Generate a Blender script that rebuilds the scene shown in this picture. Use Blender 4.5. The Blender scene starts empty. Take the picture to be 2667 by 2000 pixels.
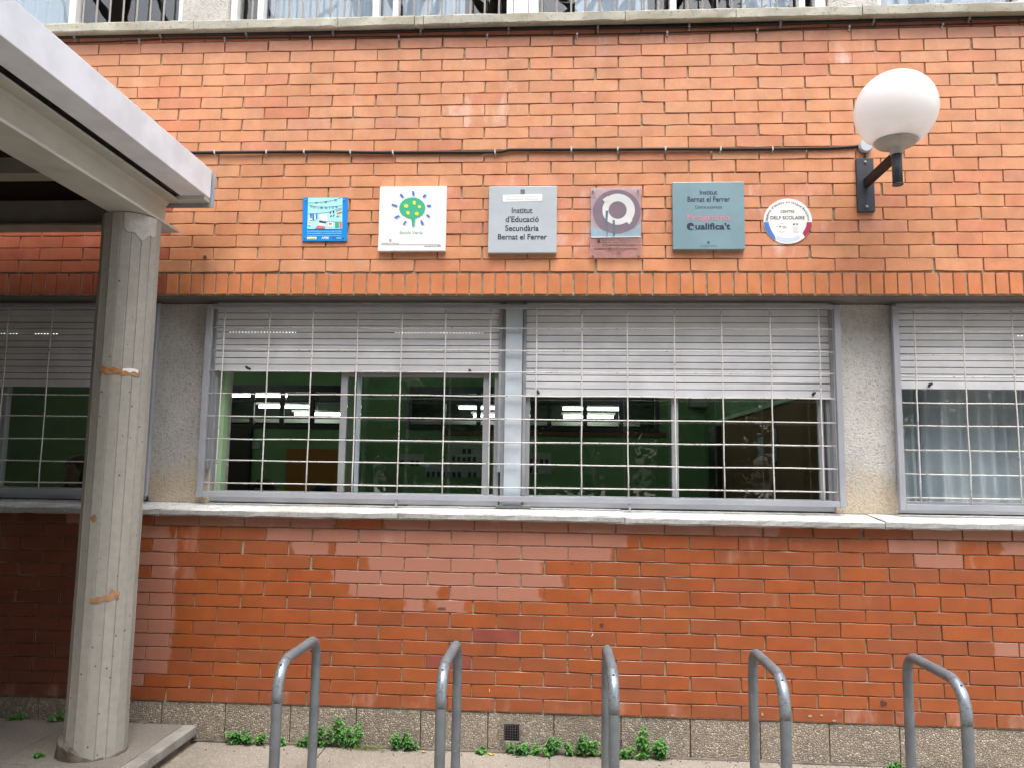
import bpy, bmesh, math, random
import numpy as np
from mathutils import Vector, Matrix
random.seed(7)
R = math.radians
sc = bpy.context.scene
col = sc.collection

# ---------------------------------------------------------------- camera
CAM = np.array([1.94341547, -4.11487681, 0.255545969])
YAW, PITCH, ROLL, F, W, H = 0.061893627, 0.111252583, 0.0141678311, 2000.0, 2667, 2000
fw = np.array([-math.sin(YAW)*math.cos(PITCH), math.cos(YAW)*math.cos(PITCH), math.sin(PITCH)])
rt0 = np.array([math.cos(YAW), math.sin(YAW), 0.0]); up0 = np.cross(rt0, fw)
rt = math.cos(ROLL)*rt0 + math.sin(ROLL)*up0; up = -math.sin(ROLL)*rt0 + math.cos(ROLL)*up0
cd = bpy.data.cameras.new('camera'); cam = bpy.data.objects.new('camera', cd); col.objects.link(cam)
cd.sensor_fit = 'HORIZONTAL'; cd.sensor_width = 36; cd.lens = F/W*36; cd.clip_start = 0.05; cd.clip_end = 500
cam.matrix_world = Matrix(((rt[0], up[0], -fw[0], CAM[0]), (rt[1], up[1], -fw[1], CAM[1]), (rt[2], up[2], -fw[2], CAM[2]), (0, 0, 0, 1)))
sc.camera = cam

# ---------------------------------------------------------------- sky, sun, exposure
SUN_EL, SUN_AZ = R(66), R(168)          # azimuth measured like the sky texture: 180 = towards -Y
w = bpy.data.worlds.new('World'); sc.world = w; w.use_nodes = True
nt = w.node_tree; nt.nodes.clear()
sky = nt.nodes.new('ShaderNodeTexSky'); sky.sky_type = 'NISHITA'; sky.sun_disc = False
sky.sun_elevation = SUN_EL; sky.sun_rotation = SUN_AZ; sky.air_density = 1.5; sky.dust_density = 5.0; sky.ozone_density = 1.0
hs = nt.nodes.new('ShaderNodeHueSaturation'); hs.inputs['Saturation'].default_value = 0.46
bg = nt.nodes.new('ShaderNodeBackground'); bg.inputs['Strength'].default_value = 0.15
wo = nt.nodes.new('ShaderNodeOutputWorld')
nt.links.new(sky.outputs[0], hs.inputs['Color']); nt.links.new(hs.outputs[0], bg.inputs[0]); nt.links.new(bg.outputs[0], wo.inputs[0])
sl = bpy.data.lights.new('sun', 'SUN'); sl.energy = 0.9; sl.angle = R(28); sl.color = (1.0, 0.985, 0.96)
so = bpy.data.objects.new('sun', sl); col.objects.link(so)
sd = Vector((math.sin(SUN_AZ)*math.cos(SUN_EL), math.cos(SUN_AZ)*math.cos(SUN_EL), math.sin(SUN_EL)))
so.rotation_euler = sd.to_track_quat('Z', 'Y').to_euler(); so.location = sd*20
vs = sc.view_settings; vs.view_transform = 'Standard'; vs.look = 'None'; vs.gamma = 1; vs.use_curve_mapping = False; vs.exposure = 1.27
sc.cycles.max_bounces = 8; sc.cycles.transparent_max_bounces = 16

# ---------------------------------------------------------------- helpers
def at(x, y, Y, o=(0, 0, 1)):
    """the point on the plane Y that the photograph shows at pixel (x, y); o = origin and scale of an enlargement"""
    x = o[0]+x/o[2]; y = o[1]+y/o[2]
    d = fw+rt*(x-W/2)/F-up*(y-H/2)/F
    t = (Y-CAM[1])/d[1]; p = CAM+t*d
    return float(p[0]), float(p[2])

IN_PLACE = set()      # roots whose parts are built in world coordinates
def link(o, parent=None):
    col.objects.link(o)
    if parent is not None:
        o.parent = parent
        if parent.name in IN_PLACE: o.matrix_parent_inverse = Matrix.Translation(-parent.location)
    return o
def tag(o, label=None, cat=None, group=None, kind=None):
    if label: o['label'] = label
    if cat: o['category'] = cat
    if group: o['group'] = group
    if kind: o['kind'] = kind
    return o
def empty(name, label, cat, loc=(0, 0, 0), group=None):
    o = bpy.data.objects.new(name, None); o.empty_display_size = 0.1; o.location = loc; link(o); tag(o, label, cat, group)
    if name in ('window_sill', 'floor_ledge', 'interior_window', 'fluorescent_light', 'classroom_door', 'window_grille', 'sliding_window', 'upper_window', 'canopy'): IN_PLACE.add(o.name)
    return o

class MB:
    """collects shapes, builds one mesh object"""
    def __init__(s): s.v = []; s.f = []; s.sm = []
    def add(s, v, f, smooth=False):
        n = len(s.v); s.v += [tuple(p) for p in v]; s.f += [tuple(i+n for i in q) for q in f]; s.sm += [smooth]*len(f); return s
    def box(s, x0, x1, y0, y1, z0, z1, b=0.0):
        if b <= 0:
            v = [(x0,y0,z0),(x1,y0,z0),(x1,y1,z0),(x0,y1,z0),(x0,y0,z1),(x1,y0,z1),(x1,y1,z1),(x0,y1,z1)]
            return s.add(v, [(0,3,2,1),(4,5,6,7),(0,1,5,4),(1,2,6,5),(2,3,7,6),(3,0,4,7)])
        bm = bmesh.new(); bmesh.ops.create_cube(bm, size=1)
        for q in bm.verts: q.co = Vector(((x0+x1)/2+q.co.x*(x1-x0), (y0+y1)/2+q.co.y*(y1-y0), (z0+z1)/2+q.co.z*(z1-z0)))
        bmesh.ops.bevel(bm, geom=bm.edges[:], offset=b, segments=2, affect='EDGES', profile=0.5)
        bm.verts.index_update(); s.add([q.co[:] for q in bm.verts], [[q.index for q in fa.verts] for fa in bm.faces]); bm.free(); return s
    def tube(s, pts, r, n=12, cap=True, smooth=True):
        pts = [Vector(p) for p in pts]; rs = r if isinstance(r, (list, tuple)) else [r]*len(pts)
        t0 = (pts[1]-pts[0]).normalized(); ref = Vector((0, 0, 1)) if abs(t0.z) < 0.9 else Vector((1, 0, 0))
        u = t0.cross(ref).normalized(); V = []; Fc = []
        for i, p in enumerate(pts):
            t = (pts[min(i+1, len(pts)-1)]-pts[max(i-1, 0)]).normalized()
            u = (u-t*u.dot(t)).normalized(); w_ = t.cross(u)
            for k in range(n):
                a = 2*math.pi*k/n; V.append(p+(u*math.cos(a)+w_*math.sin(a))*rs[i])
        for i in range(len(pts)-1):
            for k in range(n): Fc.append((i*n+k, i*n+(k+1)%n, (i+1)*n+(k+1)%n, (i+1)*n+k))
        s.add(V, Fc, smooth)
        if cap:
            m = len(s.v)-len(V); s.f += [tuple(m+k for k in range(n))[::-1], tuple(m+(len(pts)-1)*n+k for k in range(n))]; s.sm += [False]*2
        return s
    def lathe(s, prof, c, n=40, smooth=True):
        V = []; Fc = []
        for r, z in prof:
            for k in range(n): a = 2*math.pi*k/n; V.append((c[0]+r*math.cos(a), c[1]+r*math.sin(a), c[2]+z))
        for i in range(len(prof)-1):
            for k in range(n): Fc.append((i*n+k, i*n+(k+1)%n, (i+1)*n+(k+1)%n, (i+1)*n+k))
        return s.add(V, Fc, smooth)
    def plate(s, xz, y0, y1):
        """outline (x, z) with thickness from y0 (front) to y1"""
        n = len(xz); V = [(x, y0, z) for x, z in xz]+[(x, y1, z) for x, z in xz]
        return s.add(V, [tuple(range(n)), tuple(range(n, 2*n))[::-1]]+[(i, i+n, (i+1)%n+n, (i+1)%n) for i in range(n)])
    def build(s, name, mat, parent=None, label=None, cat=None, group=None, kind=None):
        me = bpy.data.meshes.new(name); me.from_pydata(s.v, [], s.f); me.update()
        for p, q in zip(me.polygons, s.sm): p.use_smooth = q
        bm = bmesh.new(); bm.from_mesh(me); bmesh.ops.recalc_face_normals(bm, faces=bm.faces); bm.to_mesh(me); bm.free()
        if mat: me.materials.append(mat)
        return tag(link(bpy.data.objects.new(name, me), parent), label, cat, group, kind)

# ---------------------------------------------------------------- materials
def lerp(a, b, t): return a+(b-a)*t
class Mat:
    def __init__(s, name, color=(.5, .5, .5), rough=.6, metal=0, spec=.5):
        s.m = bpy.data.materials.new(name); s.m.use_nodes = True; s.t = s.m.node_tree; s.b = s.t.nodes['Principled BSDF']
        s.out = s.t.nodes['Material Output']
        s.b.inputs['Base Color'].default_value = (*color, 1); s.b.inputs['Roughness'].default_value = rough
        s.b.inputs['Metallic'].default_value = metal; s.b.inputs['Specular IOR Level'].default_value = spec
        s.c = None; s.base = color; s.bump = None; s._co = {}
    def n(s, typ, **kw):
        q = s.t.nodes.new(typ)
        for k, v in kw.items():
            if k in q.inputs: q.inputs[k].default_value = v
            else: setattr(q, k, v)
        return q
    def L(s, a, b): s.t.links.new(a, b)
    def co(s, kind='Object', scale=(1, 1, 1)):
        key = (kind, scale)
        if key not in s._co:
            src = s.n('ShaderNodeNewGeometry').outputs['Position'] if kind == 'World' else s.n('ShaderNodeTexCoord').outputs[kind]
            mp = s.n('ShaderNodeMapping'); mp.inputs['Scale'].default_value = scale; s.L(src, mp.inputs['Vector']); s._co[key] = mp.outputs[0]
        return s._co[key]
    def noise(s, scale=5, detail=4, rough=.55, kind='Object', st=(1, 1, 1), dist=0):
        q = s.n('ShaderNodeTexNoise'); q.inputs['Scale'].default_value = scale; q.inputs['Detail'].default_value = detail
        q.inputs['Roughness'].default_value = rough; q.inputs['Distortion'].default_value = dist; s.L(s.co(kind, st), q.inputs['Vector']); return q.outputs['Fac']
    def voro(s, scale=50, kind='Object', feature='F1', out='Distance', rnd=1, st=(1, 1, 1)):
        q = s.n('ShaderNodeTexVoronoi', feature=feature); q.inputs['Scale'].default_value = scale; q.inputs['Randomness'].default_value = rnd
        s.L(s.co(kind, st), q.inputs['Vector']); return q.outputs[out]
    def ramp(s, f, a, b, va=0, vb=1):
        q = s.n('ShaderNodeMapRange', interpolation_type='SMOOTHSTEP'); s.L(f, q.inputs['Value'])
        for k, v in (('From Min', a), ('From Max', b), ('To Min', va), ('To Max', vb)): q.inputs[k].default_value = v
        return q.outputs['Result']
    def math(s, op, a, b=None):
        q = s.n('ShaderNodeMath', operation=op)
        for i, v in enumerate((a, b)):
            if v is None: continue
            if isinstance(v, (int, float)): q.inputs[i].default_value = v
            else: s.L(v, q.inputs[i])
        return q.outputs[0]
    def cur(s):
        if s.c is None:
            q = s.n('ShaderNodeRGB'); q.outputs[0].default_value = (*s.base, 1); s.c = q.outputs[0]
        return s.c
    def mix(s, fac, color, mode='MIX'):
        a = s.cur(); q = s.n('ShaderNodeMix', data_type='RGBA', blend_type=mode)
        if isinstance(fac, (int, float)): q.inputs[0].default_value = fac
        else: s.L(fac, q.inputs[0])
        s.L(a, q.inputs[6])
        if isinstance(color, tuple): q.inputs[7].default_value = (*color, 1)
        else: s.L(color, q.inputs[7])
        s.c = q.outputs[2]; s.L(s.c, s.b.inputs['Base Color']); return s
    def vary(s, scale=4, amt=.15, **kw):
        """multiply by 1 +- amt"""
        f = s.noise(scale, **kw); g = s.ramp(f, .3, .7, 1-amt, 1+amt)
        q = s.n('ShaderNodeCombineColor')
        for i in range(3): s.L(g, q.inputs[i])
        return s.mix(1.0, q.outputs[0], 'MULTIPLY')
    def relief(s, f, strength=.3, dist=.002):
        q = s.n('ShaderNodeBump'); q.inputs['Strength'].default_value = strength; q.inputs['Distance'].default_value = dist
        s.L(f, q.inputs['Height'])
        if s.bump: s.L(s.bump, q.inputs['Normal'])
        s.bump = q.outputs[0]; s.L(s.bump, s.b.inputs['Normal']); return s
    def rough(s, f, a, b, ra, rb): s.L(s.ramp(f, a, b, ra, rb), s.b.inputs['Roughness']); return s

def brick_mat(joined=False):
    m = Mat('brick_clay', (.5, .2, .1), .42, spec=.5); m.b.inputs['Coat Weight'].default_value = .28; m.b.inputs['Coat Roughness'].default_value = .30
    oi = m.n('ShaderNodeObjectInfo'); m.c = m.n('ShaderNodeAttribute', attribute_name='brick_tint').outputs['Color'] if joined else oi.outputs['Color']
    m.vary(9, .09, kind='World', detail=5)
    m.vary(140, .05, kind='World', detail=2)
    # pinkish cleaned band inside one brick, between stain_from and stain_to along its length
    def attr(nm): q = m.n('ShaderNodeAttribute', attribute_type='OBJECT', attribute_name=nm); return q.outputs['Fac']
    tc = m.n('ShaderNodeTexCoord'); sx = m.n('ShaderNodeSeparateXYZ'); m.L(tc.outputs['Object'], sx.inputs[0])
    x = m.math('ADD', sx.outputs[0], m.math('MULTIPLY', m.math('SUBTRACT', m.noise(16, kind='World'), .5), .10))
    a = m.math('MULTIPLY', m.math('SUBTRACT', x, attr('stain_from')), 60); b = m.math('MULTIPLY', m.math('SUBTRACT', attr('stain_to'), x), 60)
    k = m.math('MINIMUM', m.math('MAXIMUM', m.math('MINIMUM', a, b), 0), 1)
    m.mix(m.math('MULTIPLY', k, .9), (.40, .18, .128))
    # lime bloom: whitish runs
    wv = attr('bloom')
    n1 = m.ramp(m.noise(7, kind='World', st=(1, 1, .35), detail=6, rough=.65), .50, .72)
    m.mix(m.math('MULTIPLY', m.math('MULTIPLY', n1, wv), .75), (.80, .60, .52))
    # dark scuffs and pits
    p = m.ramp(m.voro(28, kind='World'), .035, .075, 1, 0)
    m.mix(m.math('MULTIPLY', p, m.ramp(m.noise(5, kind='World'), .55, .65)), (.16, .06, .035))
    c = m.ramp(m.voro(17, kind='World'), .02, .05, 1, 0)
    m.mix(m.math('MULTIPLY', c, m.ramp(m.noise(3.3, kind='World', dist=1), .6, .66)), (.62, .42, .33))
    m.mix(m.math('MULTIPLY', m.ramp(m.noise(2.2, kind='World', st=(1, 1, .5), detail=7, rough=.65), .5, .75), .28), (.20, .075, .04))
    m.relief(m.noise(60, kind='World', detail=5), .3, .0015)
    m.relief(m.noise(7, kind='World', detail=2), .12, .004)
    m.rough(m.noise(11, kind='World'), .35, .65, .30, .50)
    return m.m
M = {}
M['brick'] = brick_mat(); M['brick_joined'] = brick_mat(True)
m = Mat('mortar', (.38, .32, .235), .95, spec=.2); m.vary(30, .25, kind='World'); m.relief(m.noise(180, kind='World'), .8, .002); M['mortar'] = m.m
m = Mat('sill_stone', (.60, .60, .59), .85, spec=.3)
m.vary(6, .14, kind='World'); f = m.ramp(m.noise(38, kind='World', detail=8, rough=.75), .52, .6); m.mix(m.math('MULTIPLY', f, .6), (.24, .235, .22))
m.mix(m.math('MULTIPLY', m.ramp(m.noise(3, kind='World', st=(1, 1, 4)), .5, .68), .45), (.34, .31, .24))
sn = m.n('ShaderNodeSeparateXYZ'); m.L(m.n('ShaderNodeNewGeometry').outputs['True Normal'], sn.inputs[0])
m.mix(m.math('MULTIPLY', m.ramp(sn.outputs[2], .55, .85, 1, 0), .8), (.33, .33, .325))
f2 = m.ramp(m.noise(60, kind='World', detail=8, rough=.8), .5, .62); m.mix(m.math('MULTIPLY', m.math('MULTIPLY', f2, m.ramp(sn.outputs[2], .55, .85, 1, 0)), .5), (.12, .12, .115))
m.relief(m.noise(120, kind='World', detail=6), .6, .003); M['sill'] = m.m
m = Mat('ledge_stone', (.44, .425, .365), .9, spec=.25)
m.vary(5, .16, kind='World'); f = m.ramp(m.noise(45, kind='World', detail=8, rough=.8), .55, .62); m.mix(m.math('MULTIPLY', f, .65), (.13, .12, .10))
m.mix(m.math('MULTIPLY', m.ramp(m.noise(2.5, kind='World', st=(1, 1, 3)), .5, .66), .5), (.30, .26, .17))
m.relief(m.noise(120, kind='World', detail=6), .7, .003); M['ledge'] = m.m
m = Mat('stucco', (.60, .59, .565), .92, spec=.25)
m.vary(3, .12, kind='World'); sz = m.n('ShaderNodeSeparateXYZ'); m.L(m.n('ShaderNodeNewGeometry').outputs['Position'], sz.inputs[0])
o = m.math('ADD', sz.outputs[2], m.math('MULTIPLY', m.math('SUBTRACT', m.noise(5, kind='World'), .5), .35))
m.mix(m.math('MULTIPLY', m.ramp(o, .12, .36, 1, 0), .6), (.52, .38, .21))
q = m.noise(62, kind='World', detail=2, dist=1.4); m.relief(q, .9, .009); m.relief(m.noise(160, kind='World'), .5, .002)
m.mix(m.math('MULTIPLY', m.ramp(q, .36, .5, 1, 0), .45), (.27, .25, .22)); M['stucco'] = m.m
m = Mat('soffit_paint', (.13, .115, .105), .8); m.vary(4, .15, kind='World'); M['soffit'] = m.m
def metal_paint(name, colr, rough=.5, rust=.0, dirt=.25):
    m = Mat(name, colr, rough, spec=.4); m.vary(6, .08, kind='World')
    m.mix(m.math('MULTIPLY', m.ramp(m.noise(3, kind='World', st=(1, 1, .4), detail=6), .5, .75), dirt), tuple(c*.55 for c in colr))
    if rust: m.mix(m.ramp(m.noise(70, kind='World', detail=4), .70-rust*.1, .72), (.22, .10, .05))
    m.relief(m.noise(90, kind='World'), .15, .001); return m.m
M['grille'] = metal_paint('grille_paint', (.33, .345, .385), .5)
M['bar'] = metal_paint('bar_paint', (.62, .61, .60), .5, rust=1.2)
M['frame'] = metal_paint('window_aluminium', (.30, .31, .33), .42)
M['mullion'] = metal_paint('mullion_aluminium', (.46, .52, .58), .40)
M['slat'] = metal_paint('shutter_slat_plastic', (.66, .67, .70), .5, dirt=.15)
M['slot'] = Mat('white_slot', (1, 1, 1)).m
M['white_fascia'] = metal_paint('white_fascia_paint', (.80, .86, .94), .42, dirt=.04)  # white, with the sky's bluish tint put into the colour
m = Mat('beam_paint', (.50, .52, .48), .55); m.vary(3, .10, kind='World'); m.mix(m.math('MULTIPLY', m.ramp(m.noise(3.2, kind='World', detail=7), .52, .7), .35), (.40, .30, .22))
m.mix(m.math('MULTIPLY', m.ramp(m.voro(24, kind='World'), .04, .09, 1, 0), m.ramp(m.noise(4, kind='World'), .5, .6)), (.15, .11, .08)); M['beam'] = m.m
M['ceiling'] = metal_paint('canopy_deck_paint', (.30, .28, .25), .7)
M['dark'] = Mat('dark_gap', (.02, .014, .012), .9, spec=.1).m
m = Mat('column_concrete', (.36, .35, .315), .88, spec=.25)
m.vary(3, .12, kind='Object', st=(1, 1, .3)); m.vary(30, .06); m.mix(m.math('MULTIPLY', m.ramp(m.noise(2.0, st=(1, 1, .25), detail=5), .5, .7), .35), (.28, .26, .23))
m.mix(m.math('MULTIPLY', m.ramp(m.voro(20), .06, .11, 1, 0), m.ramp(m.noise(9), .42, .5)), (.07, .06, .05))
m.mix(m.math('MULTIPLY', m.ramp(m.voro(60), .06, .1, 1, 0), m.ramp(m.noise(6), .52, .6)), (.10, .09, .08))
m.relief(m.noise(50, detail=6), .4, .002); M['column'] = m.m
m = Mat('patch_plaster', (.50, .49, .46), .9); m.vary(20, .15); m.relief(m.noise(40, detail=5), .8, .006); M['patch'] = m.m
m = Mat('rough_mortar', (.15, .13, .11), .95, spec=.2); m.vary(12, .3); m.relief(m.noise(60, detail=6), .9, .006); M['collar'] = m.m
m = Mat('brown_tape', (.42, .20, .08), .3); m.vary(40, .3); m.relief(m.noise(60), .6, .002); M['tape'] = m.m
m = Mat('orange_residue', (.36, .19, .10), .6); m.vary(25, .25); M['residue'] = m.m
def aggregate(name, base, pale, dark, scale, amt=.7, rel=.9, dirt=(.16, .13, .10), dm=.35):
    m = Mat(name, base, .9, spec=.3); m.vary(2.2, .14, kind='World', detail=6)
    v = m.voro(scale, kind='World', out='Color'); sp = m.n('ShaderNodeSeparateColor'); m.L(v, sp.inputs[0])
    d = m.voro(scale, kind='World', feature='DISTANCE_TO_EDGE')
    m.mix(m.math('MULTIPLY', m.ramp(sp.outputs[0], .55, .95), amt), pale); m.mix(m.math('MULTIPLY', m.ramp(sp.outputs[1], .7, .95), amt*.8), dark)
    m.mix(m.math('MULTIPLY', m.ramp(d, .0, .16, 1, 0), .75), tuple(c*.45 for c in base))
    m.mix(m.math('MULTIPLY', m.ramp(m.noise(1.7, kind='World', detail=7), .48, .68), dm), dirt)
    m.relief(m.ramp(d, 0, .3), rel, .005); return m
M['plinth'] = aggregate('washed_pebble_panel', (.35, .30, .24), (.62, .55, .45), (.17, .13, .095), 90, .65, .7, dm=.28).m
M['paving'] = aggregate('paving_aggregate', (.36, .32, .27), (.52, .48, .42), (.20, .165, .135), 130, .45, .5, dm=.3).m
m = aggregate('walkway_concrete', (.27, .245, .215), (.36, .34, .31), (.22, .19, .17), 150, .25, .25, dm=.25); M['walk'] = m.m
m = Mat('walkway_edging', (.27, .26, .24), .85); m.vary(8, .2, kind='World', detail=6); m.relief(m.noise(80, kind='World', detail=6), .6, .002); M['edging'] = m.m
m = Mat('galvanised_tube', (.155, .172, .19), .5, metal=.15); m.vary(14, .16, detail=5); m.mix(m.math('MULTIPLY', m.ramp(m.noise(55, detail=3), .66, .72), .5), (.33, .36, .39))
m.relief(m.noise(30, detail=4), .15, .001); M['galv'] = m.m
m = Mat('worn_zinc', (.27, .31, .35), .40, metal=.5); m.vary(50, .2, st=(1, 1, .3)); m.rough(m.noise(60), .35, .65, .22, .5); M['zinc'] = m.m
m = Mat('black_cable', (.022, .020, .019), .55, spec=.35); m.vary(8, .3); M['cable'] = m.m
m = Mat('clip_steel', (.42, .42, .42), .4, metal=.5); M['clip'] = m.m
M['clip_white'] = Mat('clip_plastic', (.55, .54, .53), .5).m
m = Mat('lamp_iron', (.035, .042, .058), .5); m.vary(20, .2); m.relief(m.noise(60), .2, .001); M['iron'] = m.m
m = Mat('lamp_arm_iron', (.018, .013, .014), .65, spec=.3); m.vary(12, .2); M['arm'] = m.m
m = Mat('opal_globe', (.94, .94, .95), .16, spec=.5); m.b.inputs['Subsurface Weight'].default_value = .8; m.b.inputs['Subsurface Radius'].default_value = (.15, .15, .15)
sz = m.n('ShaderNodeSeparateXYZ'); m.L(m.co('Object'), sz.inputs[0]); g = m.math('ADD', sz.outputs[2], m.math('MULTIPLY', m.math('SUBTRACT', m.noise(14, detail=6), .5), .14))
m.mix(m.math('MULTIPLY', m.ramp(g, -.19, -.10, 1, 0), .55), (.55, .50, .42))
m.mix(m.math('MULTIPLY', m.math('MULTIPLY', m.ramp(m.voro(26), .05, .14, 1, 0), m.ramp(m.noise(5), .5, .6)), m.ramp(sz.outputs[2], -.06, .02, 1, 0)), (.5, .48, .42))
tl = m.n('ShaderNodeBsdfTranslucent'); tl.inputs[0].default_value = (.95, .95, .95, 1); mx = m.n('ShaderNodeMixShader'); mx.inputs[0].default_value = .45
m.b.inputs['Subsurface Weight'].default_value = 0; m.L(m.b.outputs[0], mx.inputs[1]); m.L(tl.outputs[0], mx.inputs[2]); m.L(mx.outputs[0], m.out.inputs[0]); M['globe'] = m.m
m = Mat('lamp_collar_plastic', (.40, .385, .36), .55); m.vary(9, .1); M['collar_plastic'] = m.m
m = Mat('leaf_green', (.050, .18, .030), .5, spec=.4); oi = m.n('ShaderNodeObjectInfo')
m.vary(30, .35, kind='World', detail=2); m.mix(m.math('MULTIPLY', m.ramp(m.noise(14, kind='World'), .45, .7), .5), (.17, .40, .07))
m.b.inputs['Transmission Weight'].default_value = 0; M['leaf'] = m.m
m = Mat('stem_green', (.09, .12, .04), .6); M['stem'] = m.m
m = Mat('dry_leaf', (.55, .38, .06), .6); m.vary(60, .3); M['dry'] = m.m
m = Mat('twig_brown', (.12, .07, .045), .8); M['twig'] = m.m
m = Mat('dry_grass', (.22, .26, .10), .7); M['grass'] = m.m
m = Mat('tree_leaf', (.050, .085, .028), .55); m.vary(2, .4, kind='World'); M['tree_leaf'] = m.m
m = Mat('tree_bark', (.12, .09, .07), .9); m.vary(8, .3); M['bark'] = m.m
def plain(name, c, rough=.6, **k): M[name] = Mat(name, c, rough, **k).m
m = Mat('green_wall_paint', (.19, .35, .15), .7); m.vary(1.2, .12, kind='World'); M['green'] = m.m
m = Mat('pale_green_jamb', (.36, .56, .32), .6); M['jamb'] = m.m
plain('room_ceiling', (.22, .26, .20), .9); plain('room_floor', (.12, .10, .08), .5); plain('black_frame', (.010, .012, .016), .4)
plain('corridor_wall', (.035, .045, .03), .8); plain('door_dark', (.035, .028, .022), .5); plain('orange_board', (.34, .15, .025), .8)
plain('cork', (.20, .12, .045), .9); plain('wood_rail', (.16, .07, .03), .6); plain('paper', (.42, .44, .42), .8); plain('photo_ink', (.03, .03, .035), .6)
plain('beige_plastic', (.40, .40, .34), .5); plain('hair', (.012, .010, .009), .6); plain('skin', (.30, .17, .11), .6); plain('shirt_dark', (.02, .022, .028), .8)
plain('rubber', (.02, .02, .022), .5); plain('hole', (.004, .004, .004), .9)
m = Mat('tube_light', (1, 1, 1)); m.b.inputs['Emission Color'].default_value = (.86, 1, .93, 1); m.b.inputs['Emission Strength'].default_value = 4.5; M['tube'] = m.m
m = Mat('dash_glow', (1, 1, 1)); m.b.inputs['Emission Color'].default_value = (.95, 1, .97, 1); m.b.inputs['Emission Strength'].default_value = 1.0; M['slot'] = m.m  # glow imitating lamp light that leaks through the shutters
m = Mat('curtain_cloth', (.60, .66, .73), .9); m.vary(5, .06); M['curtain'] = m.m
m = Mat('blind_cloth', (.37, .44, .54), .8); M['blind'] = m.m
plain('white_frame', (.80, .80, .80), .4)
def glass(name, tint=(.88, .93, .90), bumpy=.0):
    m = Mat(name); t = m.t; t.nodes.remove(m.b)
    tr = m.n('ShaderNodeBsdfTransparent'); tr.inputs[0].default_value = (*tint, 1)
    gl = m.n('ShaderNodeBsdfGlossy'); gl.inputs['Roughness'].default_value = .0; gl.inputs[0].default_value = (1, 1, 1, 1)
    lw_ = m.n('ShaderNodeLayerWeight'); lw_.inputs[0].default_value = .5
    fr = m.math('ADD', m.math('MULTIPLY', m.math('POWER', lw_.outputs['Facing'], 5.0), .9), .062)
    if bumpy:
        bp = m.n('ShaderNodeBump'); bp.inputs['Strength'].default_value = bumpy; bp.inputs['Distance'].default_value = .004; m.L(m.noise(6, kind='World', detail=1), bp.inputs['Height'])
        m.L(bp.outputs[0], gl.inputs['Normal'])
    mx = m.n('ShaderNodeMixShader'); m.L(fr, mx.inputs[0]); m.L(tr.outputs[0], mx.inputs[1]); m.L(gl.outputs[0], mx.inputs[2]); m.L(mx.outputs[0], m.out.inputs[0])
    return m.m
M['glass'] = glass('window_glass', (.965, .98, .975), .08)
M['acrylic'] = glass('acrylic_sheet', (.97, .95, .96))

# ================================================================ LARGE STRUCTURE
GZ = -1.18            # ground
# ---- ground
MB().box(-40, 40, -60, -1.3, GZ-.3, GZ-.004).build('ground', M['paving'], kind='structure')
pav = MB().box(-6, 8, -1.3, 0.2, GZ-.25, GZ-.012).build('pavement', M['mortar'], kind='structure')
xs = [0.062, 0.75, 1.907, 3.05, 4.2, 5.4]
for i in range(len(xs)-1):
    MB().box(xs[i]+.003, xs[i+1]-.003, -1.298, -.012, GZ-.1, GZ+random.uniform(-.001, .002), .004).build('paving_slab', M['paving'], pav)
MB().tube([(-1.6, -.012, GZ+.004), (5.2, -.012, GZ+.000)], .009, 6).build('soil_seam', M['collar'], pav)
# ---- raised walkway under the canopy
wk = MB().box(-6, -.02, -9, -.006, GZ-.1, -1.104).build('raised_walkway', M['walk'], kind='structure')
for (y0, y1) in ((-.50, -.008), (-1.12, -.504), (-2.3, -1.124), (-4, -2.304)):
    v = [(-.055, y0, -1.16), (.052, y0, -1.16), (.052, y1, -1.16), (-.055, y1, -1.16)]
    MB().box(-.019, .056, y0, y1, -1.150, -1.0995, .007).build('edging_stone', M['edging'], wk)
MB().box(-.019, .030, -9, -.008, GZ-.05, -1.151).build('riser', M['collar'], wk)
for (x0, x1, y0, y1) in ((-.60, -.023, -.60, -.008), (-1.3, -.604, -.62, -.008), (-.42, -.023, -1.25, -.604), (-1.3, -.424, -1.25, -.624)):
    MB().box(x0, x1, y0, y1, -1.13, -1.100, .003).build('walkway_slab', M['walk'], wk)

# ---- bricks
def brick_mesh(lx, lz, seed, chip=False):
    rn = random.Random(seed); hx, hz = lx/2, lz/2; b = .0013
    nx = 5
    out = []
    for i in range(nx): out.append([-hx+lx*i/(nx-1), -hz])
    for i in range(nx): out.append([hx-lx*i/(nx-1), hz])
    for i, p in enumerate(out):
        p[0] += rn.uniform(-.0012, .0012); p[1] += rn.uniform(-.0011, .0011)
    if chip: k = rn.choice((0, 4, 5, 9)); out[k][0] *= .975; out[k][1] *= .90
    n = len(out); V = []
    for x, z in out: V.append((x*(1-b/hx), -.0014+rn.uniform(-.0004, .0004), z*(1-b/hz)))
    for x, z in out: V.append((x, 0.0, z))
    for x, z in out: V.append((x, .022, z))
    Fc = [tuple(range(n))]
    for r_ in (0, 1):
        for i in range(n): Fc.append((r_*n+i, (r_+1)*n+i, (r_+1)*n+(i+1) % n, r_*n+(i+1) % n))
    me = bpy.data.meshes.new('brick'); me.from_pydata(V, [], Fc); me.update()
    bm = bmesh.new(); bm.from_mesh(me); bmesh.ops.recalc_face_normals(bm, faces=bm.faces); bm.to_mesh(me); bm.free()
    me.materials.append(M['brick']); return me
BL, BH = .2425, .0605
STR = [brick_mesh(BL, BH, i, i in (3, 7)) for i in range(9)]
SOL = [brick_mesh(.0625, .113, 50+i, i == 2) for i in range(5)]
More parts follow.
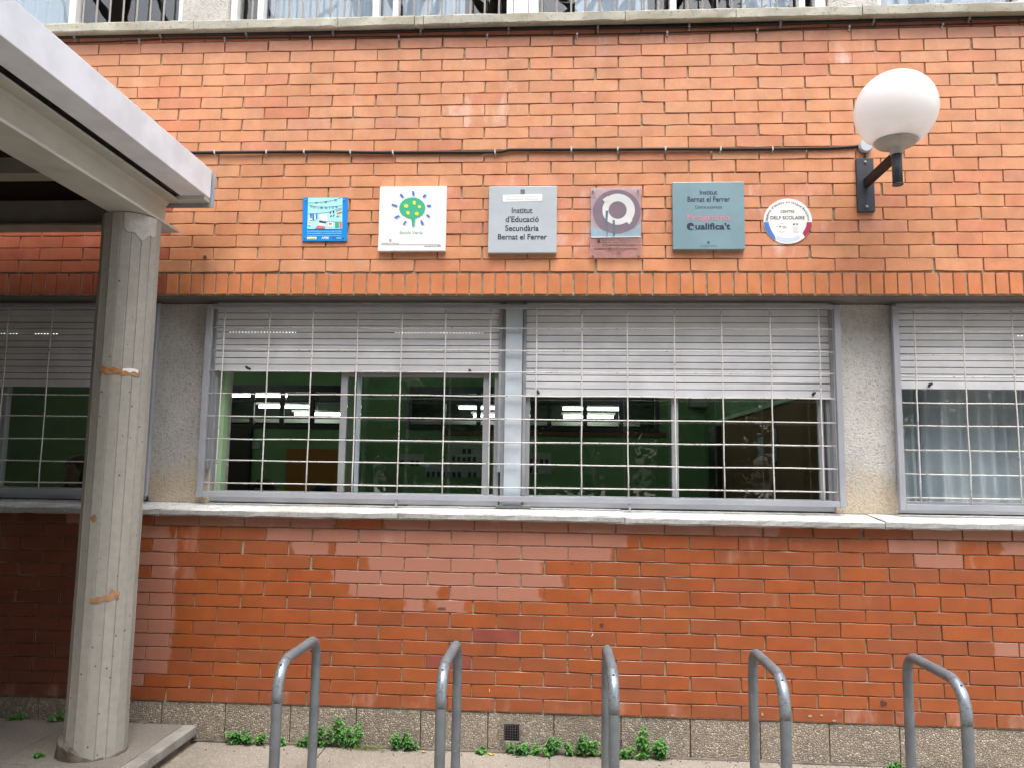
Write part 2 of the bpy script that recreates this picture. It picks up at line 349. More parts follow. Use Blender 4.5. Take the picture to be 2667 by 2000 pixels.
def brick_colour(base, var=.10):
    k = 1+random.gauss(0, var*.38); h = random.gauss(0, .02)
    return (base[0]*k, base[1]*k*(1+h*1.5), base[2]*k*(1+h*2), 1)
def inside(xc, zc):
    return -1.7 < xc < 4.75
bricks = {'low': [], 'up': [], 'sol': []}
def put(kind, mesh, name, x, z, sx, sz, colr, y=0.0, bloom=0.0, st=(9, -9), rz=0):
    o = bpy.data.objects.new(name, mesh); o.location = (x, y, z); o.scale = (sx, 1, sz); o.rotation_euler = (random.gauss(0, .004), rz+random.gauss(0, .0025), random.gauss(0, .003))
    o.color = colr; o['stain_from'] = float(st[0]); o['stain_to'] = float(st[1]); o['bloom'] = float(bloom)
    bricks[kind].append(o); return o
def lin(xs, i0, i):
    """grid of measured joints, carried on with their mean pitch"""
    j = i-i0
    if 0 <= j < len(xs): return xs[j]
    pt = (xs[-1]-xs[0])/(len(xs)-1)
    return xs[0]+j*pt if j < 0 else xs[-1]+(j-len(xs)+1)*pt
# lower wall: measured joints and courses
LJ = [-.003, .249, .501, .755, 1.004, 1.256, 1.499, 1.75, 1.996, 2.244, 2.496, 2.751, 3.002, 3.255, 3.506, 3.755, 4.001, 4.249]
LZ = [0.0, -.069, -.140, -.212, -.285, -.353, -.427, -.493, -.568, -.639, -.709, -.779, -.850, -.916, -.984]
# stretches of each course that were scrubbed pinkish, in metres along the wall
PINK = {1: [(-2, .74), (1.02, 3.1), (3.75, 4.9)], 2: [(-.35, -.16), (.36, 2.31), (3.62, 3.98), (4.18, 4.6)], 3: [(-.45, -.105), (.52, .72), (.74, 2.22), (3.76, 4.0), (4.03, 4.06)], 4: [(-.45, -.10), (.93, 1.87)],
        5: [(-.45, -.10), (.73, 1.98)], 6: [(-.45, -.105), (.84, 1.33), (1.36, 1.86)], 7: [(-.45, -.10), (1.13, 1.24), (1.28, 1.47)], 8: [(-.45, -.10)], 9: [(-.5, -.10), (4.12, 4.3)], 10: [(-.5, -.10)], 11: [(-.5, -.11)],
        12: [(-.5, -.12)], 13: [(-.5, -.25)]}
LOWC = (.325, .082, .021); LOWC2 = (.295, .080, .028)  # darker base: dirt, plus the lower wall's lack of sky sheen painted in
for k in range(1, 15):
    zb = LZ[k]+.0028; zt = LZ[k-1]-.0031; zc = (zb+zt)/2
    for i in range(-8, 20):
        if k % 2: a, b = lin(LJ, 0, i), lin(LJ, 0, i+1)
        else: a, b = (lin(LJ, 0, i-1)+lin(LJ, 0, i))/2, (lin(LJ, 0, i)+lin(LJ, 0, i+1))/2
        a += random.gauss(0, .0012)+.0034; b += random.gauss(0, .0012)-.0034; xc = (a+b)/2
        if not inside(xc, zc): continue
        st = (9, -9)
        for p0, p1 in PINK.get(k, ()):
            u0, u1 = max(p0, a-.05), min(p1, b+.05)
            if min(p1, b)-max(p0, a) > .02: st = (max(u0-xc, -.3) if p0 > a else -1, (u1-xc) if p1 < b else 1)
        base = (.16, .052, .030) if xc < -.42 else LOWC2 if random.random() < (.30 if k < 14 else .9) else LOWC  # left of the column, canopy shade and grime are mixed into the colour
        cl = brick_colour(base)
        if k == 10 and abs(xc-1.62) < .06: cl = (.26, .055, .03, 1); 
        if (k == 11 and abs(xc-1.37) < .1) or (k == 9 and 1.56 < xc < 1.68): cl = (.25, .06, .04, 1)
        bloom = 0
        if k == 14: bloom = .35
        if k <= 6 and random.random() < .15: bloom = .3
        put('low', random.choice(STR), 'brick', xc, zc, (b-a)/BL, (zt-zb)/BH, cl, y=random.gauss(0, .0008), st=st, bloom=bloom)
# upper wall
UJ = [.117, .375, .635, .888, 1.139, 1.39, 1.641, 1.887, 2.136, 2.39, 2.645, 2.899, 3.158, 3.415, 3.673, 3.929, 4.183]
UZ = [2.777, 2.709, 2.641, 2.572, 2.504, 2.436, 2.367, 2.300, 2.232, 2.164, 2.097, 2.030, 1.960, 1.888, 1.821, 1.752, 1.685, 1.615, 1.547, 1.477, 1.405, 1.334]
UPA, UPB = (.60, .255, .125), (.62, .285, .148)  # paler base, with some of the sky's sheen put into the colour
for k in range(-1, 21):
    zb = UZ[k+1]+.0026; zt = (UZ[k] if k > -1 else UZ[0]+.068)-.0027; zc = (zb+zt)/2
    for i in range(-8, 20):
        if k % 2 == 0: a, b = lin(UJ, 0, i), lin(UJ, 0, i+1)
        else: a, b = (lin(UJ, 0, i-1)+lin(UJ, 0, i))/2-.002, (lin(UJ, 0, i)+lin(UJ, 0, i+1))/2-.002
        a += random.gauss(0, .0015)+.0036; b += random.gauss(0, .0015)-.0036; xc = (a+b)/2
        if not inside(xc, zc): continue
        t = random.random(); base = tuple(lerp(UPA[j], UPB[j], t) for j in range(3))
        bloom = .12; st = (9, -9)
        if random.random() < .06: base = (.57, .225, .12)
        if random.random() < .04: base = (.58, .25, .15)
        if 13 <= k <= 19 and 1.2 < xc < 3.5 and random.random() < .45: bloom = .9; base = (.61, .255, .145)
        if k <= 8 and abs(xc-1.50) < .14: bloom = .9
        if k <= 3 and abs(xc-3.58) < .2: bloom = 1.0
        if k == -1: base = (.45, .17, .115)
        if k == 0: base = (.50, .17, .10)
        if k == 1: bloom = .4; base = (.58, .24, .13)
        if 13 <= k and 3.2 < xc and random.random() < .25: base = (.60, .235, .125)
        if k >= 12 and xc < -.3: base = (.40, .115, .06); bloom = .5 if k > 14 else .2  # under the canopy, its shade and grime darken the base colour
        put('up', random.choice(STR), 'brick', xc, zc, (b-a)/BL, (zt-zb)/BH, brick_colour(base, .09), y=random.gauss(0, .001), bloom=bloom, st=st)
for i in range(-22, 67):
    xc = -.058+.07157*(i+.5)+random.gauss(0, .0012)
    if not inside(xc, 0): continue
    put('sol', random.choice(SOL), 'soldier_brick', xc, 1.267, 1+random.gauss(0, .012), 1, brick_colour((.575, .205, .085) if xc > -.3 else (.36, .10, .05), .08), y=random.gauss(0, .001), bloom=.15)  # left end darker: canopy shade and grime put into the colour

def seen(o):
    """how much of the frame a brick takes; 0 outside the frame or behind canopy and column"""
    d = np.array([o.location.x, 0, o.location.z])-CAM; z = d @ fw; x = W/2+F*(d @ rt)/z; y = H/2-F*(d @ up)/z
    if not (-60 < x < W+60 and -20 < y < H+20): return -1-abs(x-W/2)
    if x < 552 and y > .8576*x+15 and y < 585 and not (x > 400 and y > 500): return -.5
    if y > 600 and 190+(1960-y)*.12-10 < x-0 < 300+(1960-y)*.12 - 20 and x < 400: return .1
    return 1/z
def commit(lst, parent, name, limit=300):
    lst.sort(key=lambda o: -seen(o)); 
    for o in lst[:limit]: o.parent = parent; col.objects.link(o)
    rest = lst[limit:]
    if rest:
        V = []; Fc = []; cols = []
        mb = MB()
        for o in rest:
            mt = Matrix.LocRotScale(o.location, o.rotation_euler, o.scale)
            mb.add([mt @ v.co for v in o.data.vertices], [tuple(p.vertices) for p in o.data.polygons]); cols += [tuple(o.color)]*len(o.data.vertices)
        q = mb.build(name+'_remainder', M['brick_joined'], parent, kind='stuff')
        ca = q.data.color_attributes.new('brick_tint', 'FLOAT_COLOR', 'POINT')
        for i, c in enumerate(cols): ca.data[i].color = c
        q['stain_from'] = 9.0; q['stain_to'] = -9.0; q['bloom'] = .15
        for o in rest: bpy.data.objects.remove(o)
lw = MB().box(-3.5, 5.6, .0085, .25, -.990, -.008).build('brick_wall', M['mortar'], label='red brick wall under the window sill, behind the bike racks', cat='brick wall')
commit(bricks['low'], lw, 'brick')
uw = MB().box(-3.5, 5.6, .0085, .25, 1.203, 2.752).build('brick_wall', M['mortar'], label='orange brick wall above the windows carrying the plaques and globe lamp', cat='brick wall')
commit(bricks['up'], uw, 'brick'); commit(bricks['sol'], uw, 'soldier_brick')

def mark(px_, py_, rx, ry, mat, name, seed, tilt=0.0, n=14):
    rn = random.Random(seed); x, z = at(px_, py_, 0); V = []
    for i in range(n):
        a = 2*math.pi*i/n; r_ = rn.uniform(.7, 1.15); u, v = rx*r_*math.cos(a), ry*r_*math.sin(a)
        V.append((x+u*math.cos(tilt)-v*math.sin(tilt), z+u*math.sin(tilt)+v*math.cos(tilt)))
    MB().plate(V, -.0042, -.0035).build(name, mat, lw)
for nm, c in (('dark_smudge', (.085, .035, .022)), ('paint_scratch', (.8, .78, .74)), ('mortar_smear', (.42, .29, .22)), ('soft_smudge', (.15, .06, .035))): M[nm] = Mat(nm, c, .8).m
mark(1567, 1627, .011, .012, M['dark_smudge'], 'smudge', 1); mark(2300, 1831, .016, .017, M['dark_smudge'], 'smudge', 2)
mark(1543, 1652, .0022, .010, M['paint_scratch'], 'paint_scratch', 3, -.45); mark(1524, 1690, .001, .004, M['paint_scratch'], 'paint_scratch', 4, -.5); mark(1275, 1796, .001, .008, M['paint_scratch'], 'paint_scratch', 5, .1)
mark(2109, 1863, .010, .007, M['mortar_smear'], 'mortar_smear', 6); mark(2139, 1861, .009, .006, M['mortar_smear'], 'mortar_smear', 7); mark(2172, 1875, .010, .006, M['mortar_smear'], 'mortar_smear', 8); mark(1985, 1858, .006, .010, M['mortar_smear'], 'mortar_smear', 9); mark(1751, 1861, .009, .004, M['mortar_smear'], 'mortar_smear', 10)
mark(1150, 1583, .026, .006, M['soft_smudge'], 'chip', 11); mark(1490, 1465, .010, .003, M['soft_smudge'], 'smudge', 12, .7); mark(593, 1441, .004, .003, M['hole'], 'drill_hole', 13); mark(678, 1441, .003, .003, M['dark_smudge'], 'drill_hole', 14)
# ---- pebble plinth with its panels
pl = MB().box(-3.5, 5.6, .040, .25, -1.25, -.988).build('plinth', M['mortar'], label='pebble-dash plinth of washed aggregate panels along the wall foot', cat='plinth')
jx = [-1.86, -1.51, -1.17, -.83, -.49, -.15, .197, .548, .898, 1.237, 1.588, 1.928, 2.271, 2.621, 2.97, 3.311, 3.655, 4.002, 4.34, 4.68]
for a, b in zip(jx, jx[1:]):
    a += .002; b -= .002; y0 = .004+random.uniform(0, .003)
    mb = MB()
    if a < 1.7 < b:
        x0, x1, z0, z1 = 1.672, 1.750, -1.135, -1.045
        mb.box(a, x0, y0, .05, GZ-.03, -.992, .003); mb.box(x1, b, y0, .05, GZ-.03, -.992, .003); mb.box(x0+.0005, x1-.0005, y0+.0005, .05, z1, -.9925); mb.box(x0+.0005, x1-.0005, y0+.0005, .05, GZ-.03, z0)
    else: mb.box(a, b, y0, .05, GZ-.03, -.992, .004)
    mb.build('plinth_panel', M['plinth'], pl)
# ---- window sill and upper ledge, in slabs
def slabs(root, joints, prof, mat, name, broken=None):
    for a, b in zip(joints, joints[1:]):
        a += .002; b -= .002; n = max(2, int((b-a)/.06)); V = []; Fc = []; m_ = len(prof)
        dz0, dy0 = random.gauss(0, .0015), random.gauss(0, .001)
        for i in range(n+1):
            x = a+(b-a)*i/n
            for j, (y, z) in enumerate(prof):
                q = 0.0014 if j < 4 else 0
                e = .003 if i in (0, n) and j in (1, 2) else 0
                V.append((x, y+dy0+random.gauss(0, q)+e, z+dz0+random.gauss(0, q)))
        for i in range(n):
            for j in range(m_): Fc.append((i*m_+j, i*m_+(j+1) % m_, (i+1)*m_+(j+1) % m_, (i+1)*m_+j))
        Fc += [tuple(range(m_)), tuple(n*m_+j for j in range(m_))[::-1]]
        MB().add(V, Fc).build(name, mat, root)
sr = empty('window_sill', 'white-painted concrete sill running under the whole row of ground floor windows', 'window sill', (2, 0, 0))
slabs(sr, [-3.4, -1.5, -.205, 1.097, 2.289, 3.603, 5.4], [(-.046, -.014), (-.052, -.006), (-.052, .016), (-.046, .022), (.30, .056), (.30, -.007), (-.01, -.007)], M['sill'], 'sill_slab')
lr = empty('floor_ledge', 'weathered concrete ledge above the brick wall, below the upper windows', 'ledge', (2, 0, 2.75))
slabs(lr, [-3.4, -1.5, -.18, .667, 1.108, 1.16, 2.295, 2.904, 3.585, 5.4], [(-.055, 2.748), (-.062, 2.754), (-.062, 2.800), (-.055, 2.808), (.30, 2.835), (.30, 2.7535), (-.02, 2.7535)], M['ledge'], 'ledge_slab')
# ---- lintel soffit and plaster piers
MB().box(-3.5, 5.6, .012, .42, 1.1985, 1.2025).build('window_soffit', M['soffit'], label='dark grey soffit over the recessed ground floor windows', cat='soffit')
def pier(x0, x1, label):
    MB().box(x0, x1, .195, .45, .045, 1.197, .006).build('plaster_pier', M['stucco'], label=label, cat='pier')
pier(-.405, -.05, 'rough plaster pier beside the concrete column, left of the main windows')
pier(3.445, 3.775, 'rough plaster pier right of the main windows, beside the curtained one')
# ---- inner room
def st(mb, name, mat): return mb.build(name, mat, kind='structure')
st(MB().box(-7, 3.93, 6.5, 6.6, -1.1, .80), 'room_back_wall', M['green'])
st(MB().box(-7, 3.93, 6.5, 6.6, 1.40, 2.2), 'room_back_wall', M['green'])
st(MB().box(-1.09, -.15, 6.5, 6.6, .801, 1.399), 'room_back_wall', M['green']); st(MB().box(3.28, 3.93, 6.5, 6.6, .801, 1.399), 'room_back_wall', M['green'])
st(MB().box(-7, -2.82, 6.5, 6.6, .801, 1.399), 'room_back_wall', M['green'])
st(MB().box(3.93, 4.0, .46, 8.2, -1.1, 2.3), 'room_side_wall', M['green']); st(MB().box(-7.1, -7, .3, 8.2, -1.1, 2.3), 'room_side_wall', M['green'])
st(MB().box(-7, 6.2, .25, 8.3, -1.15, -1.05), 'room_floor', M['room_floor']); st(MB().box(-7, 6.2, .43, 8.3, 1.75, 1.85), 'room_ceiling', M['room_ceiling'])
st(MB().box(-7, 6.2, 8.2, 8.3, -1.05, 1.75), 'corridor_wall', M['corridor_wall'])
st(MB().box(-7, 6.2, .255, .43, 1.206, 2.745), 'inner_wall', M['green']); st(MB().box(-7, 6.2, .255, .33, -1.05, .030), 'inner_wall', M['green'])
st(MB().box(6.1, 6.2, .3, 8.2, -1.05, 1.75), 'room_side_wall', M['green'])
st(MB().box(-.072, -.020, .275, .335, .06, 1.19), 'window_reveal', M['jamb'])
for bx0, bx1 in ((-2.82, -1.09), (-.15, 3.28)):
    r_ = empty('interior_window', 'black-framed internal window high on the green classroom wall, '+('seen through the left sash' if bx0 < -1 else 'seen behind the middle mullion'), 'window', ((bx0+bx1)/2, 6.48, .8))
    f = MB().box(bx0, bx1, 6.46, 6.52, 1.30, 1.40).box(bx0, bx1, 6.461, 6.519, .80, .85).box(bx0, bx1, 6.462, 6.518, 1.16, 1.19)
    f.build('frame', M['black_frame'], r_)
    n = 4 if bx0 < -1 else 7
    for i in range(n+1):
        x = bx0+(bx1-bx0)*i/n; MB().box(x-.03, x+.03, 6.455, 6.50, .80, 1.40).build('post', M['black_frame'], r_)
def tubes(x0, x1, y, z, lab):
    r_ = empty('fluorescent_light', lab, 'ceiling light', ((x0+x1)/2, y, z))
    MB().box(x0-.03, x1+.03, y-.06, y+.06, z+.03, z+.06).build('housing', M['beige_plastic'], r_)
    MB().tube([(x0, y, z), (x1, y, z)], .022, 8).build('tube', M['tube'], r_); MB().box((x0+x1)/2-.01, (x0+x1)/2+.01, y-.01, y+.01, z+.061, 1.75).build('hanger', M['black_frame'], r_)
tubes(-2.7, -1.85, 7.5, 1.18, 'lit fluorescent tube, upper of the two behind the left sash')
tubes(-2.2, -1.48, 7.7, 1.085, 'lit fluorescent tube, lower of the two behind the left sash')
tubes(-3.15, -2.2, 7.3, 1.33, 'lit fluorescent tube highest behind the left sash')
tubes(.42, 1.08, 7.5, 1.19, 'lit fluorescent tube, upper one just left of the window mullion'); tubes(.62, 1.02, 7.7, 1.085, 'lit fluorescent tube, lower one just left of the window mullion')
tubes(2.0, 2.85, 7.5, 1.19, 'lit fluorescent tube, upper one below the lower right shutter'); tubes(2.01, 2.77, 7.7, 1.085, 'lit fluorescent tube, lower one below the right shutter')
for i_, (x_, y_) in enumerate(((-3.6, 2.4), (-.6, 2.4), (2.2, 2.4), (-3.6, 4.8), (-.6, 4.8), (2.2, 4.8))):  # unseen lamps, added to brighten the room
    tubes(x_, x_+1.2, y_, 1.60, 'unseen fluorescent strip added to light the classroom, '+('front' if y_ < 3 else 'back')+' row, '+('left', 'middle', 'right')[i_ % 3]+' one')
MB().box(-3.3, 3.2, 7.9, 8.1, .96, 1.02).build('corridor_rail', M['beige_plastic'], label='pale rail along the corridor seen through the internal windows', cat='rail')
d = empty('classroom_door', 'dark door at the back of the classroom, behind the left sash', 'door', (-2.62, 6.47, -1.05))
MB().box(-2.83, -2.40, 6.44, 6.50, -1.05, .80).build('leaf', M['door_dark'], d); MB().box(-2.86, -2.83, 6.42, 6.50, -1.05, .80).box(-2.40, -2.37, 6.42, 6.50, -1.05, .80).build('frame', M['black_frame'], d)
MB().box(-1.86, -1.12, 6.47, 6.50, -.30, .51).build('notice_board', M['orange_board'], label='plain orange notice board on the green classroom wall', cat='notice board')
MB().box(-2.41, -2.25, 6.48, 6.50, .50, .60, .004).build('wall_switch_box', M['beige_plastic'], label='small beige box on the green wall above the orange board', cat='switch box')
MB().box(.35, 3.40, 6.47, 6.50, .73, .79).build('wooden_rail', M['wood_rail'], label='brown wooden rail under the internal window on the green wall', cat='rail')
MB().box(3.70, 3.93, 6.25, 6.50, 1.13, 1.27, .01).build('wall_heater', M['beige_plastic'], label='pale box unit high in the far corner of the classroom', cat='wall unit')
def poster(x0, z0, x1, z1, rows, lab, seed):
    rn = random.Random(seed); r_ = MB().box(x0, x1, 6.485, 6.499, z0, z1).build('photo_poster', M['paper'], label=lab, cat='poster')
    n = int((x1-x0)/.075)
    for j in range(rows):
        zz = z1-.09-j*(z1-z0-.06)/rows
        for i in range(n):
            if rn.random() < .8:
                x = x0+.02+i*.072; MB().box(x, x+.045, 6.482, 6.4849, zz-.07, zz).build('photograph', M['photo_ink'], r_)
poster(-.27, .33, .08, .46, 1, 'strip poster of small photographs, leftmost behind the middle pane', 1); poster(.45, .36, .89, .63, 2, 'poster with two rows of portraits behind the middle pane', 2)
poster(.10, .15, .90, .31, 1, 'wide poster of class photographs low behind the middle pane', 3); poster(1.52, .21, 1.84, .50, 2, 'pinned photo poster just right of the mullion', 4)
cb = MB().box(3.88, 3.929, 1.0, 5.2, -.4, .86).build('cork_board', M['cork'], label='brown cork partition on the right side of the classroom', cat='board')
MB().box(3.86, 3.93, .95, 5.4, .861, .90).build('top_rail', M['jamb'], cb); MB().box(3.80, 3.93, 5.2, 5.6, -.9, .82).build('dark_cupboard', M['door_dark'], label='dark cupboard in the shaded corner beside the cork partition', cat='cupboard')
for k, (y, z, h) in enumerate(((3.3, .38, .22), (2.85, .36, .30), (1.55, .52, .30))):
    MB().box(3.868, 3.8795, y, y+.17, z, z+h).build('pinned_paper', M['paper'], label=('small pale sheet pinned to the cork, first from the far end', 'longer pale sheet pinned to the cork, second from the far end', 'pale strip pinned high on the cork nearest the window')[k], cat='paper')

# ================================================================ WINDOWS
def bar_grille(name, label, x0, x1, z0, z1, vb, hb, sides='LR'):
    r_ = empty(name, label, 'window grille', ((x0+x1)/2, .13, z0)); t = .032
    MB().box(x0+t+.0005, x1-t-.0005, .112, .138, z0, z0+t-.001, .002).build('bottom_rail', M['grille'], r_); MB().box(x0+t+.0005, x1-t-.0005, .112, .138, z1-t+.01, z1, .002).build('top_rail', M['grille'], r_)
    if 'L' in sides: MB().box(x0, x0+t, .110, .140, z0-.001, z1+.001, .002).build('side_rail', M['grille'], r_)
    if 'R' in sides: MB().box(x1-t, x1, .110, .140, z0-.001, z1+.001, .002).build('side_rail', M['grille'], r_)
    def wob(p, q, n, ax):
        out = []
        for i in range(n+1):
            t_ = i/n; P = [lerp(p[j], q[j], t_) for j in range(3)]; P[ax] += random.gauss(0, .0012); out.append(P)
        return out
    for x in vb: MB().tube(wob((x, .121, z0+t-.006), (x+random.gauss(0, .002), .121, z1-.015), 9, 0), .0038, 7).build('vertical_bar', M['bar'], r_)
    for z in hb: MB().tube(wob((x0+t-.006, .1285, z), (x1-t+.006, .1285, z+random.gauss(0, .0015)), max(6, int((x1-x0)*4)), 2), .0037, 7).build('horizontal_bar', M['bar'], r_)
    return r_
g1 = bar_grille('window_grille', 'wide pale steel bar grille over the two main windows', -.083, 3.472, .084, 1.176, [.02, .285, .541, .798, 1.053, 1.305, 1.558, 1.814, 2.068, 2.322, 2.579, 2.837, 3.10, 3.36], [.161, .287, .409, .536, .664, .793, .915, 1.043])
for x in (1.05, 2.33): MB().box(x-.006, x+.006, .118, .132, .0455, .0835).build('foot', M['grille'], g1)
bar_grille('window_grille', 'steel bar grille behind the concrete column, over the shaded left window', -2.4, -.371, .083, 1.181, [-2.33, -2.07, -1.80, -1.538, -1.274, -1.01, -.748, -.49], [.149, .27, .397, .528, .65, .779, .913, 1.04])
bar_grille('window_grille', 'steel bar grille over the curtained window at the right edge', 3.749, 5.3, .075, 1.169, [3.862, 4.121, 4.377, 4.635, 4.89], [.141, .264, .391, .523, .644, .783, .905, 1.031])

def shutter(win, x0, x1, zb, z_top, pegs, slots=()):
    s = MB().box(x0, x0+.016, .168, .214, zb-.55 if zb-.55 > .06 else .06, z_top-.0005).box(x1-.016, x1, .168, .214, max(zb-.55, .06), z_top-.0005).build('roller_shutter', M['frame'], win)
    n = int((z_top-zb-.044)/.0375)+1; z = zb
    h0 = .044; sh = None
    prof = lambda z0, h: [(.1822, z0+.0040), (.1815, z0+.0048), (.1815, z0+h-.0004), (.196, z0+h-.0004), (.196, z0+.0040)]
    def slatmesh(h):
        pr = prof(0, h); V = [(x0+.0165, y, zz) for y, zz in pr]+[(x1-.0165, y, zz) for y, zz in pr]; k = len(pr)
        return V, [tuple(range(k)), tuple(range(k, 2*k))[::-1]]+[(i, (i+1) % k, (i+1) % k+k, i+k) for i in range(k)]
    o = MB().add(*slatmesh(h0)).build('bottom_slat', M['slat'], s); o.location.z = zb
    z = zb+h0; first = None
    while z < z_top-.005:
        if first is None: first = MB().add(*slatmesh(.0375)).build('slat', M['slat'], s); o = first
        else: o = link(bpy.data.objects.new('slat', first.data), s)
        o.location = (0, random.gauss(0, .0006), z+random.gauss(0, .0004)); z += .0375
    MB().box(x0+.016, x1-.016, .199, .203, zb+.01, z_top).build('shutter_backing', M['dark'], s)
    for px_, pz in pegs:
        MB().tube([(px_, .182, pz), (px_-.006, .160, pz+.003), (px_-.004, .140, pz+.006)], [.008, .0075, .007], 8).build('stop_peg', M['rubber'], s)
    for xa, xb, z in slots:
        mb = MB(); x = xa
        while x < xb: mb.box(x, x+.0065*random.uniform(.5, 1.1), .1795, .1812, z-.0013, z+.0013); x += .0185
        mb.build('glow_dash', M['slot'], s)  # glowing dashes laid on the slats in place of light shining between them
    return s
def pane(win, x0, x1, z0, z1, y): return MB().box(x0, x1, y, y+.004, z0, z1).build('pane', M['glass'], win)
wA = empty('sliding_window', 'left main window, shutter a third down and its left sash slid open', 'window', (.77, .22, .05))
MB().box(-.066, 1.606, .205, .262, .055, .118, .002).build('bottom_rail', M['frame'], wA); MB().box(-.066, -.040, .205, .262, .1185, 1.195).build('side_frame', M['frame'], wA)
MB().box(.689, .726, .212, .236, .1185, 1.19, .002).build('sash_stile', M['frame'], wA); MB().box(.776, .800, .238, .260, .1185, 1.19, .002).build('sash_stile', M['mullion'], wA)
MB().box(1.512, 1.546, .212, .236, .1185, 1.19, .002).build('sash_stile', M['frame'], wA); MB().box(1.578, 1.606, .205, .262, .1185, 1.195).build('side_frame', M['frame'], wA)
MB().box(.727, 1.511, .213, .235, .775, .796).build('sash_rail', M['frame'], wA)
pane(wA, .727, 1.511, .119, .775, .224); pane(wA, .801, 1.577, .119, 1.15, .248)
P5 = (450, 740, 2.3284); P6 = (1280, 740, 2.3284); P7 = (2150, 740, 2.5145); P8 = (0, 700, 2.5929)
shutter(wA, -.064, 1.618, .793, 1.196, [at(462, 514, .17, P5), at(1808, 533, .17, P5)], [at(345, 298, .18, P5)[:1]+at(750, 300, .18, P5)[:1]+(1.0255,), at(1350, 311, .18, P5)[:1]+at(1890, 313, .18, P5)[:1]+(1.0255,)])
wB = empty('sliding_window', 'right main window with its shutter half lowered, cork partition behind', 'window', (2.6, .22, .05))
MB().box(1.745, 3.475, .205, .262, .055, .118, .002).build('bottom_rail', M['frame'], wB); MB().box(1.745, 1.778, .205, .262, .1185, 1.195).build('side_frame', M['frame'], wB)
MB().box(2.571, 2.607, .210, .240, .1185, 1.19, .002).build('sash_stile', M['frame'], wB); MB().box(3.372, 3.400, .212, .240, .1185, 1.19, .002).build('sash_stile', M['frame'], wB)
MB().box(3.415, 3.445, .205, .262, .1185, 1.195).build('side_frame', M['frame'], wB)
pane(wB, 1.779, 2.570, .119, 1.15, .240); pane(wB, 2.608, 3.371, .119, 1.15, .226)
shutter(wB, 1.740, 3.447, .667, 1.196, [at(285, 657, .17, P6), at(1955, 668, .17, P6)])
mm = MB().box(1.640, 1.734, .150, .262, .046, 1.197, .002).build('window_mullion', M['mullion'], label='broad pale aluminium post between the two main windows', cat='mullion')
MB().box(1.6185, 1.6395, .175, .262, .046, 1.197).build('channel', M['frame'], mm); MB().box(1.7345, 1.7395, .175, .262, .046, 1.197).build('channel', M['frame'], mm)
MB().box(1.60, 1.79, .14, .20, .0475, .062, .002).build('base_shoe', M['sill'], mm)
wC = empty('sliding_window', 'curtained window at the right edge with its shutter half down', 'window', (4.5, .22, .05))
MB().box(3.80, 5.3, .205, .262, .055, .118, .002).build('bottom_rail', M['frame'], wC); MB().box(3.776, 3.80, .205, .262, .055, 1.195).build('side_frame', M['frame'], wC); MB().box(4.62, 4.655, .21, .25, .1185, 1.19).build('sash_stile', M['frame'], wC)
pane(wC, 3.801, 4.62, .119, 1.15, .235); pane(wC, 4.656, 5.3, .119, 1.15, .235)
shutter(wC, 3.778, 5.3, at(700, 692, .19, P7)[1], 1.196, [at(685, 664, .17, P7)], [(4.44, 4.52, 1.02)])
wD = empty('sliding_window', 'shaded window left of the concrete column, under the canopy', 'window', (-1.3, .22, .05))
MB().box(-2.4, -.42, .205, .262, .055, .118, .002).build('bottom_rail', M['frame'], wD); MB().box(-.436, -.407, .205, .262, .1185, 1.195).build('side_frame', M['frame'], wD)
for x in (-1.40, -1.33): MB().box(x-.02, x+.02, .208, .25, .1185, 1.19).build('sash_stile', M['frame'], wD)
pane(wD, -2.4, -1.421, .119, 1.15, .235); pane(wD, -1.309, -.437, .119, 1.15, .229)
zD = at(300, 800, .19, P8)[1]; shutter(wD, -2.4, -.40, zD, 1.196, [], [(at(10, 405, .18, P8)[0], at(120, 405, .18, P8)[0], 1.012), (at(240, 405, .18, P8)[0], at(395, 405, .18, P8)[0], 1.012)])
# curtain with folds behind the right window
nx = 260; V = []; Fc = []
for i in range(nx+1):
    x = 3.80+1.5*i/nx; fo = .022*math.sin(i*.42+1.3*math.sin(i*.051))+.012*math.sin(i*.17+1)+(.03*math.sin(i*1.25) if i < 42 else 0)
    for z in (.03, .5, .905 if i > 44 else 1.15): V.append((x+.004*math.sin(i*.3), .42+fo*(1.0 if z < .9 else .8), z))
for i in range(nx):
    for j in range(2): Fc.append((i*3+j, (i+1)*3+j, (i+1)*3+j+1, i*3+j+1))
MB().add(V, Fc, True).build('curtain', M['curtain'], label='blue-grey curtain hanging in folds inside the window at the right edge', cat='curtain')
st(MB().box(3.6, 3.79, .27, .46, -1.0, 1.2), 'inner_wall', M['green'])
MB().box(-1.32, -1.12, 1.5, 1.56, -1.05, 1.74).build('inner_post', M['beige_plastic'], label='pale vertical post inside the shaded left classroom window', cat='post')
